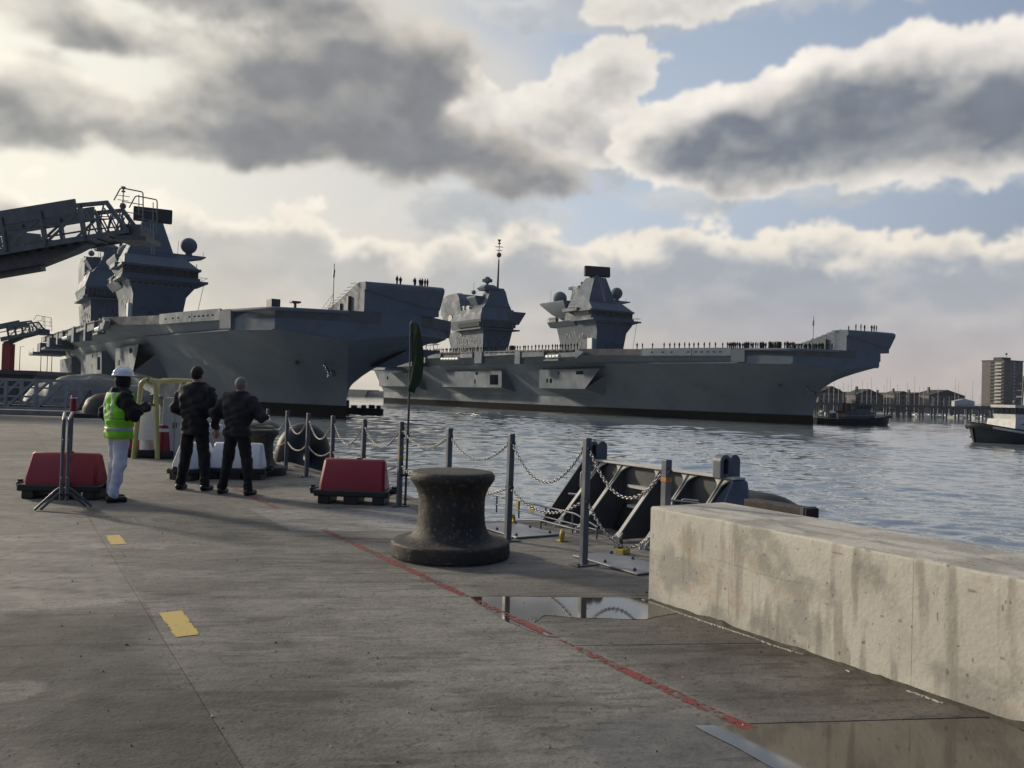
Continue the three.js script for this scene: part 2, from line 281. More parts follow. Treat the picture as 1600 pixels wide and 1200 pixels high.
// ---------------------------------------------------------------- quay: concrete slabs, joints, edge
const SKEW = 0.43;                                            // the cross joints run askew to the quay edge
function spot(u, n, cu, cn, ru, rn, s) { const x = (u - cu) / ru, y = (n - cn) / rn; return 1 - Math.sqrt(x * x + y * y) + (fbm(u * 1.7, n * 1.7, 4, s) - 0.5) * 1.3; }
function concrete(u, n) { // [r, g, b, roughness]
  const w = (u + SKEW * n) / 1.09, t = (n - SKEW * u) / 1.09;
  let k = 1 + (fbm(u * 0.33, n * 0.4, 4, 1) - 0.5) * 0.95;
  k *= 1 - 0.3 * smooth(0.6, 0.72, fbm(w * 13, t * 2.6, 3, 17)) - 0.22 * smooth(0.56, 0.75, fbm(w * 2.4, t * 1.3, 4, 19));
  k *= 1 + (fbm(w * 3.6, t * 1.6, 5, 6) - 0.5) * 0.62;        // broom and tyre streaks along the joints
  k *= 1 + (fbm(w * 34, t * 8, 3, 12) - 0.5) * 0.5;
  k *= 1 + (fbm(u * 20, n * 20, 3, 15) - 0.5) * 0.3; k *= 1 + (vnoise(u * 95, n * 95, 16) - 0.5) * 0.34; k *= 1 - 0.4 * smooth(0.8, 0.9, vnoise(u * 46, n * 46, 18));
  let r = 0.88, c = [0.164, 0.154, 0.138];
  const rust = smooth(0.55, 0.75, fbm(u * 0.6 + 9, n * 0.9, 4, 23)); c = mix3(c, [0.15, 0.128, 0.1], rust * 0.6);
  if (n < 0.88 + (fbm(u * 1.3, 4, 2, 33) - 0.5) * 0.06) {
    k *= u > 6.38 && u < 9.6 && n > -1.4 ? 1.2 : u < 6.3 ? 0.74 : 0.9;
    k *= mix(1, 0.55, smooth(0.0, 0.5, spot(u, n, 5.6, -0.1, 1.0, 1.0, 35)) ); k *= mix(1, 0.58, smooth(0, 0.5, spot(u, n, 3.9, 0.55, 1.3, 0.42, 36)));
    const wh = smooth(0.05, 0.4, spot(u, n, 4.78, 0.05, 0.2, 0.22, 37)); c = mix3(c, [0.42, 0.4, 0.36], wh * 0.8);
  } else if (n < 3.04) k *= mix(1, 0.72, smooth(-0.1, 0.5, spot(u, n, 3.9, 1.15, 1.5, 0.5, 38)));
  if (u > 8.6 - (n - 3) * 0.43 + 0.2 && u < 10.6 - (n - 3) * 0.3 && n > 2.7 && n < 4.6) { k *= 1.35; c = mix3(c, [0.2, 0.2, 0.2], 0.7); }   // newer patch
  if (n > 3.1) { // damp bay in front of the wall
    const dm = smooth(6.3, 5.4, u) * smooth(3.0, 3.3, n), ring = spot(u, n, 3.25, 3.75, 0.5, 0.62, 43);
    let wet = dm * (0.62 + 0.5 * (fbm(u * 1.2, n * 1.2, 3, 44) - 0.5));
    wet = clamp(wet + smooth(-0.12, 0.02, ring) * smooth(0.3, 0.08, ring) * 0.28 - smooth(0.1, 0.4, ring) * 0.16);
    k *= 1 - 0.52 * wet; r -= 0.34 * wet; c = mix3(c, [0.15, 0.125, 0.098], wet * 0.6);
  }
  const sheen = smooth(0, 0.35, spot(u, n, 2.62, 2.6, 0.62, 0.42, 47)); k *= 1 - 0.38 * sheen; r -= 0.48 * sheen;
  const b = smooth(0.62, 0.8, fbm(u * 2.3, n * 2.3, 4, 49)); k *= 1 - 0.22 * b;
  return [c[0] * k, c[1] * k, c[2] * k, clamp(r + (fbm(u * 9, n * 9, 2, 51) - 0.5) * 0.14, 0.12, 1)];
}
function quayMaterial(size, u0, n0, px, bumpy) {
  const rough = new Float32Array(px * px);
  const col = tex(px, px, (x, y, i, j) => { const c = concrete(u0 + x * size, n0 + y * size); rough[j * px + i] = c[3]; return c; }, true);
  const rt = tex(px / 2, px / 2, (x, y, i, j) => rough[j * 2 * px + i * 2]);
  for (const t of [col, rt]) { t.wrapS = t.wrapT = THREE.ClampToEdgeWrapping; t.repeat.set(1 / size, 1 / size); t.offset.set(-u0 / size, -n0 / size); }
  const bump = tex(512, 512, (x, y) => 0.6 * tiled(x, y, 10, 5, 61, 0.62) + 0.4 * tiled(x * 1, y, 64, 3, 66)); bump.repeat.set(1 / 0.9, 1 / 0.9);
  return new THREE.MeshStandardMaterial({ map: col, roughness: 1, roughnessMap: rt, bumpMap: bump, bumpScale: bumpy });
}
const quay = new THREE.Group(); quay.name = 'quay'; tag(quay, 'worn concrete quay of broad slabs beside the harbour', 'quay', null, 'structure'); scene.add(quay);
const quayNear = quayMaterial(10, 0, -4.5, 2048, 0.004), quayFar = quayMaterial(64, 0, -32, 1280, 0.004);
{
  const slab = (poly, y, mat) => { // poly: list of [u, n]
    const top = poly.map(([u, n]) => Q(u, n, y)), bot = poly.map(([u, n]) => Q(u, n, -0.095)), pos = [], uv = [];
    const tri = (...ids) => { for (const [p, i] of ids) { pos.push(...p[i]); uv.push(...poly[i]); } };
    for (let i = 1; i + 1 < poly.length; i++) tri([top, 0], [top, i], [top, i + 1]);
    for (let i = 0; i < poly.length; i++) { const j = (i + 1) % poly.length; tri([top, i], [bot, i], [bot, j]); tri([top, i], [bot, j], [top, j]); }
    const g = new THREE.BufferGeometry(); g.setAttribute('position', new THREE.Float32BufferAttribute(pos, 3)); g.setAttribute('uv', new THREE.Float32BufferAttribute(uv, 2)); g.computeVertexNormals();
    const m = new THREE.Mesh(g, mat); m.name = 'slab'; m.castShadow = m.receiveShadow = true; quay.add(m);
  };
  mat2(quayNear); mat2(quayFar); function mat2(m) { m.side = THREE.DoubleSide; }
  const r = rng(8);
  const bands = [[-27, -19.5, 5.48], [-19.5, -12, 5.48], [-12, -7.6, 4.11], [-7.6, -3.5, 4.11], [-3.5, 0.87, 4.11], [0.87, 3.04, 4.11]];
  const lay = (n0, n1, step, from, to, g = 0.0016) => {
    for (let u = from; u < to; u += step) {
      const y = -0.0002 - r() * 0.0012, a = (n) => u - SKEW * (n - 3.04), mid = u + step / 2 - SKEW * ((n0 + n1) / 2 - 3.04);
      slab([[a(n0) + g, n0 + g], [a(n0) + step - g, n0 + g], [a(n1) + step - g, n1 - g], [a(n1) + g, n1 - g]], y, mid < 8.2 && n0 > -4 && mid > 0 ? quayNear : quayFar);
    }
  };
  for (const [a, b, s] of bands) lay(a, b, s, 5.53 - s * 5, 60);
  lay(3.04, 4.95, 1.37, 5.53 - 1.37 * 7, 6.0, 0.006); lay(3.04, 4.95, 2.74, 5.53 + 1.37, 60, 0.003);
  lay(4.95, 6.15, 2.74, 5.53 - 1.37 * 7, 8.4);
  // mass of the quay below the slabs, its plain far part, and its face down to the water
  const body = (u0, u1, n0, n1, y0, y1) => { const g = box(n1 - n0, y1 - y0, u1 - u0, 0, (y0 + y1) / 2, 0); g.rotateY(QA); const c = Q((u0 + u1) / 2, (n0 + n1) / 2); g.translate(c[0], 0, c[2]); return g; };
  const qm = painted([0.1, 0.092, 0.08], 0.9, 0.5, 4);
  part(quay, 'quay_wall', [body(-14, 62, -30, 4.93, -9, -0.1), body(-14, 8.8, 4.93, 6.13, -9, -0.1)], qm);
  part(quay, 'far_apron', body(62, 170, -30, 4.93, -9, 0), quayFar);
  const cope = []; for (let u = 9.7; u < 60; u += 2.2) cope.push(body(u, u + 2.17, 4.955, 5.1, -0.5, 0.02)); part(quay, 'coping', cope, qm);
}
// standing rain water
const rainMat = new THREE.MeshPhysicalMaterial({ color: new THREE.Color().setRGB(0.04, 0.035, 0.028), roughness: 0.05, ior: 2.4, side: THREE.DoubleSide });
function puddle(name, label, outline, seed, rag) {
  const pts = [], N = outline.length;
  for (let i = 0; i < N; i++) { const a = outline[i], b = outline[(i + 1) % N], st = Math.max(2, Math.round(Math.hypot(b[0] - a[0], b[1] - a[1]) / 0.03)); for (let k = 0; k < st; k++) { const t = k / st, u = mix(a[0], b[0], t), n = mix(a[1], b[1], t); const q = rag * (a[2] ?? 1); pts.push([u + (fbm(u * 5, n * 5, 4, seed) - 0.5) * q, n + (fbm(u * 5 + 7, n * 5, 4, seed + 5) - 0.5) * q]); } }
  const tris = THREE.ShapeUtils.triangulateShape(pts.map((p) => new THREE.Vector2(p[0], p[1])), []), pos = [];
  for (const t of tris) for (const i of t) pos.push(...Q(pts[i][0], pts[i][1], 0.002));
  const g = new THREE.BufferGeometry(); g.setAttribute('position', new THREE.Float32BufferAttribute(pos, 3)); g.computeVertexNormals();
  tag(part(scene, name, metres(g), rainMat), label, 'puddle', null, 'structure');
}
puddle('puddle', 'bright puddle between the bollard and the end of the concrete wall', [[5.5, 3.05, 0.3], [4.93, 4.24, 0.2], [4.45, 4.2, 0.5], [4.44, 3.86], [4.6, 3.56], [4.8, 3.28], [4.7, 3.12, 0.5], [4.36, 3.02, 0.4], [4.6, 2.96, 0.4], [5.1, 2.985, 0.3]], 3, 0.13);
puddle('puddle', 'brown puddle at the foot of the concrete wall mirroring it', [[2.87, 2.83, 0.2], [2.25, 4.22, 0.1], [1.2, 4.22, 0.1], [0.6, 3.9], [0.8, 3.1], [1.6, 2.78, 0.3], [2.3, 2.8, 0.3]], 9, 0.1);
// painted markings
{
  const worn = (s, cut, f, g) => tex(1024, 64, (x, y) => { const e = Math.min(y, 1 - y) * 2, a = tiled(x, y, [f, g], 5, s, 0.6), b = tiled(x, y, [Math.round(f / 8), 1], 3, s + 7); return smooth(cut - 0.08, cut + 0.1, a * 0.6 + b * 0.45 + Math.min(e * 4, 1) * 0.3); });
  const strip = (u0, u1, n, w, y, mat, per) => {
    const pos = [], uv = [], S = 40; for (let i = 0; i < S; i++) { const a = mix(u0, u1, i / S), b = mix(u0, u1, (i + 1) / S), q = [[a, n - w / 2, 0], [b, n - w / 2, 0], [b, n + w / 2, 1], [a, n - w / 2, 0], [b, n + w / 2, 1], [a, n + w / 2, 1]]; for (const [u, m, v] of q) { pos.push(...Q(u, m, y)); uv.push(u / per, v); } }
    const g = new THREE.BufferGeometry(); g.setAttribute('position', new THREE.Float32BufferAttribute(pos, 3)); g.setAttribute('uv', new THREE.Float32BufferAttribute(uv, 2)); g.computeVertexNormals(); return new THREE.Mesh(g, mat);
  };
  const redLine = new THREE.MeshStandardMaterial({ color: new THREE.Color().setRGB(0.22, 0.045, 0.04), roughness: 0.75, alphaMap: worn(80, 0.83, 180, 4), transparent: true, side: THREE.DoubleSide });
  const yellowDash = new THREE.MeshStandardMaterial({ color: new THREE.Color().setRGB(0.5, 0.37, 0.11), roughness: 0.75, alphaMap: worn(95, 0.62, 44, 6), transparent: true, side: THREE.DoubleSide });
  const a = strip(2.72, 4.36, 3.04, 0.085, 0.0022, redLine, 5), b = strip(4.36, 5.5, 3.04, 0.085, 0.0042, redLine, 5), c = strip(5.5, 8.85, 3.04, 0.085, 0.0022, redLine, 5), a2 = strip(10.6, 13.2, 3.04, 0.085, 0.0022, redLine, 5);
  a.name = 'painted_line'; tag(a, 'worn red line painted along the quay between the two puddles', 'marking', null, 'structure'); b.name = 'painted_line_001'; tag(b, 'worn red line painted past the bright puddle', 'marking', null, 'structure'); c.name = 'painted_line_002'; tag(c, 'worn red line painted along the quay past the bollard', 'marking', null, 'structure'); a2.name = 'painted_line_003'; tag(a2, 'faint red line painted beyond the pale patch', 'marking', null, 'structure');
  const d = strip(5.36, 5.98, 1.01, 0.15, 0.0022, yellowDash, 1.3), e = strip(8.7, 9.24, 0.985, 0.14, 0.0022, yellowDash, 1.3);
  d.name = 'painted_dash'; tag(d, 'nearer and larger yellow dash painted on the quay', 'marking', null, 'structure'); e.name = 'painted_dash_001'; tag(e, 'farther yellow dash painted on the quay by the steel crowd barriers', 'marking', null, 'structure');
  for (const m of [a, b, c, a2, d, e]) { m.receiveShadow = true; scene.add(m); }
}
// grit and small litter on the slabs
{
  const g = new THREE.IcosahedronGeometry(1, 0), m = new THREE.InstancedMesh(g, new THREE.MeshStandardMaterial({ color: 0xffffff, roughness: 0.8 }), 420), r = rng(99), o = new THREE.Object3D();
  for (let i = 0; i < 420; i++) { const u = 2.6 + r() * r() * 14, n = -3 + r() * 7.2, s = 0.0025 + r() * r() * 0.007, p = Q(u, n, s * 0.4); o.position.set(...p); o.scale.set(s * 1.3, s * 0.7, s); o.rotation.set(r() * 3, r() * 3, r() * 3); o.updateMatrix(); m.setMatrixAt(i, o.matrix); const t = r() < 0.16 ? 0.6 : 0.06 + r() * 0.12; m.setColorAt(i, new THREE.Color().setRGB(t, t * 0.97, t * 0.9)); }
  m.name = 'grit'; m.castShadow = m.receiveShadow = true; tag(m, 'loose grit and pale crumbs scattered on the concrete', 'grit', null, 'stuff'); scene.add(m);
}
// ---------------------------------------------------------------- low concrete wall at the right
{
  const ct = tex(2048, 512, (x, y) => {
    let k = 1 + (tiled(x, y, [24, 6], 5, 5) - 0.5) * 0.26, c = [0.5, 0.47, 0.405];
    const pat = smooth(0.5, 0.7, tiled(x, y, [20, 5], 6, 101, 0.58)); c = mix3(c, [0.27, 0.256, 0.228], pat * 0.72);
    const drip = smooth(0.54, 0.78, tiled(x, y, [96, 3], 3, 110) * (0.7 + 0.6 * tiled(x, y, [14, 4], 4, 117))); c = mix3(c, [0.22, 0.204, 0.176], drip * 0.62);
    const rustS = smooth(0.66, 0.76, tiled(x, y, [30, 9], 4, 121)); c = mix3(c, [0.4, 0.32, 0.23], rustS * 0.4);
    k *= 1 + (tiled(x, y, [240, 60], 3, 131) - 0.5) * 0.14; const hole = smooth(0.83, 0.9, tiled(x, y, [250, 36], 2, 137)); k *= 1 - 0.5 * hole; k *= 1 - 0.4 * smooth(0.945, 0.97, tiled(x, y, [110, 30], 1, 143)); const pour = Math.abs(((y * 1.5 + 0.05 * tiled(x, y, [16, 4], 4, 147)) % 0.47) - 0.44); k *= 1 - 0.16 * smooth(0.012, 0.003, pour) * smooth(0.4, 0.6, tiled(x, y, [12, 3], 3, 149));
    return [c[0] * k, c[1] * k, c[2] * k];
  }, true); ct.repeat.set(1 / 6, 1 / 1.5);
  const bp = tex(1024, 256, (x, y) => 0.6 * tiled(x, y, [24, 6], 6, 141) + 0.4 * tiled(x, y, [200, 50], 3, 151)); bp.repeat.set(1 / 3, 1 / 0.75);
  const mat = new THREE.MeshStandardMaterial({ map: ct, roughness: 0.88, bumpMap: bp, bumpScale: 0.004 });
  const w = thing('concrete_wall', 'low thick beige concrete wall with stained face along the quay at right', 'wall', Q(0, 4.27), QA);
  const js = [4.87, 4.05, 2.71, 1.37, 0.03, -1.31, -2.65];
  const block = (l) => { const s = new THREE.Shape(), a = 0.4, b = 0.356, r = 0.022; s.moveTo(-a, -b); s.lineTo(a, -b); s.lineTo(a, b - r); s.quadraticCurveTo(a, b, a - r, b); for (let k = 1; k < 12; k++) s.lineTo(mix(a - r, -a + r, k / 12), b); s.lineTo(-a + r, b); s.quadraticCurveTo(-a, b, -a, b - r); for (let k = 1; k < 8; k++) s.lineTo(-a, mix(b - r, -b, k / 8)); return new THREE.ExtrudeGeometry(s, { depth: l, bevelEnabled: false, steps: 30, curveSegments: 4 }).translate(0, 0, -l / 2).clone(); };
  for (let i = 0; i + 1 < js.length; i++) {
    const u1 = js[i], u0 = js[i + 1], len = u1 - u0, g = block(len - 0.0016), p = g.attributes.position;
    for (let k = 0; k < p.count; k++) { const x = p.getX(k), y = p.getY(k), z = p.getZ(k) - (u0 + u1) / 2; const rough = (fbm(z * 6, y * 6 + x * 4, 3, 160) - 0.5) * 0.008; if (x < -0.36 && y > 0.31) { p.setX(k, x + rough * 1.4); p.setY(k, y + rough * 1.4); } }
    g.translate(0.4, 0.356, -(u0 + u1) / 2); part(w, 'wall_block', metres(toCreasedNormals(g, 0.7)), mat);
  }
  // weathered formwork ridges, crumbled upper arris and the dirt line at the foot
  const pos = [], N = 260, ring = [];
  for (let i = 0; i <= N; i++) { const u = mix(4.85, -1.2, i / N), h = 0.008 + 0.03 * Math.pow(fbm(u * 9, 1, 4, 171), 2.2), d = 0.012 + 0.045 * Math.pow(fbm(u * 7, 5, 4, 175), 1.6); ring.push([[-0.002, h, -u], [-d * 0.5, h * 0.6, -u], [-d, -0.004, -u], [-0.002, -0.004, -u]]); }
  part(w, 'dirt_fringe', loft(ring, true, true, 1.2), painted([0.06, 0.055, 0.04], 0.95, 0.8, 0.2));
  const line = []; const rc = rng(180); for (let i = 0; i < 170; i++) { const u = mix(4.86, 0.6, i / 170); if (fbm(u * 3, 9, 3, 180) > 0.45 - 0.08 * (u > 4)) line.push(box(0.004 + rc() * 0.012, 0.005, 0.01 + rc() * 0.04, -0.05 - 0.025 * fbm(u * 5, 2, 3, 181), 0.002, -u, 0, rc() - 0.5)); }
  part(w, 'mortar_crumbs', line, flatMat([0.42, 0.4, 0.36], 0.9));
}

// ---------------------------------------------------------------- mooring bollards
function bollard(label, u, n, turn) {
  const b = thing('mooring_bollard', label, 'bollard', Q(u, n), QA + turn, 'cast iron bollards along the quay');
  const r = 56, prof = [[0.555, 0], [0.565, 0.03], [0.562, 0.125], [0.548, 0.146], [0.5, 0.152], [0.43, 0.162], [0.385, 0.185], [0.348, 0.23], [0.326, 0.29], [0.315, 0.4], [0.314, 0.52], [0.322, 0.58], [0.345, 0.64], [0.385, 0.695], [0.405, 0.73], [0.402, 0.768], [0.38, 0.795], [0.33, 0.803], [0.15, 0.806], [0, 0.807]];
  const prof2 = []; for (let i = 0; i + 1 < prof.length; i++) for (let k = 0; k < 3; k++) prof2.push([mix(prof[i][0], prof[i + 1][0], k / 3), mix(prof[i][1], prof[i + 1][1], k / 3)]); prof2.push(prof[prof.length - 1]);
  const g = new THREE.LatheGeometry(prof2.map((p) => new THREE.Vector2(...p)), r), p = g.attributes.position;
  for (let i = 0; i < p.count; i++) { const x = p.getX(i), y = p.getY(i), z = p.getZ(i), rad = Math.hypot(x, z), a = Math.atan2(z, x), k = 1 + (fbm(Math.cos(a) * 3 + 9, Math.sin(a) * 3 + y * 6, 4, 190) - 0.5) * 0.014; if (rad > 0.02 && y > 0.01) { p.setX(i, x * k); p.setZ(i, z * k); } }
  g.computeVertexNormals(); const uv = g.attributes.uv; for (let i = 0; i < uv.count; i++) uv.setXY(i, uv.getX(i) * 2.4, uv.getY(i) * 1.2);
  part(b, 'bollard_body', plain(g), M.iron);
  return b;
}
bollard('large black mushroom bollard standing nearest, by the red line', 7.02, 3.67, 0);
bollard('black mushroom bollard half hidden behind the white barriers', 15.0, 3.85, 0.7);
// loop of pale rope lying on the far bollard
tag(part(scene, 'mooring_rope', [tube([[-0.2, 0.86, 0], [0.0, 0.9, 0.18], [0.28, 0.93, 0.1], [0.36, 0.86, -0.12], [0.1, 0.85, -0.22]].map(([x, y, z]) => { const q = Q(15.0, 3.85); return [q[0] + x, y, q[2] + z]; }), 0.045, 8, 40, true)], flatMat([0.42, 0.4, 0.36], 0.9)), 'pale rope loop lying on the bollard behind the white barriers', 'rope');

// ---------------------------------------------------------------- post and chain fence
const postU = [4.98, 6.13, 7.47, 8.88, 10.29, 11.66, 13.0, 14.3, 15.55, 16.9], postWhere = ['at the end of the concrete wall, carrying an orange tag', 'second from the concrete wall, with a bare foot plate', 'just right of the nearest bollard', 'rising behind the nearest bollard', 'carrying the green feather flag', 'behind the red barrier by the flag', 'left of the red barrier by the flag', 'third left of the green flag', 'fourth left of the green flag', 'beside the far bollard'];
const tops = [];
postU.forEach((u, i) => {
  const h = [1.06, 1.165, 1.13, 1.12, 1.14, 1.12, 1.12, 1.12, 1.12, 1.12][i], n = i === 0 ? 4.52 : 4.58, lean = [[0, 0], [0.006, 0], [0.01, 0], [0.004, 0.004], [0, 0], [0.012, 0], [0, 0.01], [0.005, 0], [0, 0], [0, 0]][i];
  const p = thing('chain_post', 'grey steel chain post ' + postWhere[i], 'post', Q(u, n), QA, 'chain posts along the quay edge'); p.rotation.z = -lean[0]; p.rotation.x = lean[1];
  part(p, 'pole', [rbox(0.062, h, 0.062, 0.008, 0, h / 2, 0)], M.galv); part(p, 'foot_plate', [rbox(0.24, 0.012, 0.16, 0.004, 0, 0.006, 0), cyl(0.012, 0.012, 0.02, -0.09, 0.018, 0.05, 6), cyl(0.012, 0.012, 0.02, 0.09, 0.018, -0.05, 6)], M.steelDark);
  for (const hh of [h - 0.1, h * 0.5]) for (const z of [0.045, -0.045]) part(p, 'chain_lug', plain(new THREE.TorusGeometry(0.022, 0.006, 6, 12)).applyMatrix4(new THREE.Matrix4().makeTranslation(0, hh, z)), M.steelDark);
  if (i === 0) part(p, 'reflector', [rbox(0.066, 0.035, 0.066, 0.004, 0, h - 0.16, 0)], flatMat([0.4, 0.16, 0.03], 0.5));
  if (i === 4) for (const y of [0.78, 0.66]) part(p, 'tape_band', [rbox(0.068, 0.05, 0.068, 0.004, 0, y, 0)], flatMat([0.28, 0.2, 0.03], 0.7));
  tops.push([u, n, h]);
});
const linkGeo = (() => { const s = new THREE.CurvePath(), a = 0.011, b = 0.016; const pts = []; for (let i = 0; i < 12; i++) { const t = i / 12 * Math.PI * 2; pts.push(V(Math.cos(t) * a, Math.sin(t) * a + (Math.sin(t) > 0 ? b / 2 : -b / 2), 0)); } return plain(new THREE.TubeGeometry(new THREE.CatmullRomCurve3(pts, true), 14, 0.0048, 5, true)); })();
function chain(a, b, sag, label) {
  const A = V(...a), B = V(...b), N0 = 60, pts = []; for (let i = 0; i <= N0; i++) { const t = i / N0, p = A.clone().lerp(B, t); p.y -= sag * 4 * t * (1 - t); pts.push(p); }
  const c = new THREE.CatmullRomCurve3(pts), len = c.getLength(), n = Math.max(8, Math.round(len / 0.031)), list = [];
  for (let i = 0; i < n; i++) { const t = (i + 0.5) / n, p = c.getPointAt(t), d = c.getTangentAt(t), q = new THREE.Quaternion().setFromUnitVectors(V(0, 1, 0), d).multiply(new THREE.Quaternion().setFromAxisAngle(V(0, 1, 0), i % 2 ? Math.PI / 2 + 0.2 : 0.2)); list.push(linkGeo.clone().applyMatrix4(new THREE.Matrix4().compose(p, q, V(1, 1, 1)))); }
  tag(part(scene, 'fence_chain', mergeGeometries(list), M.chain), label, 'chain', 'chains hung between the quay posts');
}
const gap = ['beside the end of the concrete wall', 'in front of the left end of the steel fender frame', 'between the posts right of the nearest bollard', 'between the bollard and the green flag', 'left of the flag pole above the red barrier', 'behind the red barrier left of the flag', 'two gaps left of the green flag', 'three gaps left of the green flag', 'beside the far bollard'];
const sagU = [0.3, 0.34, 0.2, 0.17, 0.26, 0.3, 0.3, 0.28, 0.28], sagL = [0.26, 0.16, 0.12, 0.14, 0.12, 0.14, 0.12, 0.12, 0.12];
for (let i = 0; i < 9; i++) { const a = tops[i], b = tops[i + 1], f = (h) => h - 0.12; chain(Q(a[0] + 0.06, a[1], f(a[2])), Q(b[0] - 0.06, b[1], f(b[2])), sagU[i], 'upper hanging steel chain ' + gap[i]); chain(Q(a[0] + 0.06, a[1], a[2] * 0.5 - 0.02), Q(b[0] - 0.06, b[1], b[2] * 0.5 - 0.02), sagL[i], 'lower hanging steel chain ' + gap[i]); }

// ---------------------------------------------------------------- feather flag on the fifth post
{
  const f = thing('feather_flag', 'dark green feather flag on a thin pole strapped to a chain post', 'flag', Q(10.29, 4.66), QA);
  part(f, 'flag_pole', [bar([0.01, 0, 0], [0.02, 1.5, 0], 0.017, 8), bar([0.02, 1.5, 0], [0.0, 2.35, 0.02], 0.014, 8, 0.01), tube([[0, 2.35, 0.02], [-0.01, 2.46, 0.03], [0.01, 2.5, 0.05]], 0.008, 6, 8)], M.steelDark);
  const rows = [], W = (t) => 0.115 * Math.pow(Math.sin(Math.PI * Math.min(1, 0.1 + t * 0.86)), 0.7) * (t > 0.86 ? mix(1, 0.25, (t - 0.86) / 0.14) : 1); // seen almost edge on, hanging in soft folds
  for (let i = 0; i <= 40; i++) { const t = i / 40, y = 2.47 - t * 0.9, w = W(t) + 0.02, a = []; for (let k = 0; k <= 6; k++) { const s = k / 6; a.push([0.015 + s * w * 0.62 + 0.03 * t * Math.sin(s * 6 + t * 3), y - s * 0.05 * t, 0.015 + s * w * 1.5 + 0.03 * Math.sin(s * 5 + t * 4) * t]); } rows.push(a); }
  const front = loft(rows, false, false, 2), back = front.clone(); back.translate(-0.003, 0, 0);
  part(f, 'flag_cloth', [front, back], flatMat([0.006, 0.022, 0.009], 0.95));
  part(f, 'strap', [rbox(0.12, 0.03, 0.1, 0.006, -0.03, 0.42, 0), rbox(0.12, 0.03, 0.1, 0.006, -0.03, 0.95, 0)], M.blackPlastic);
}

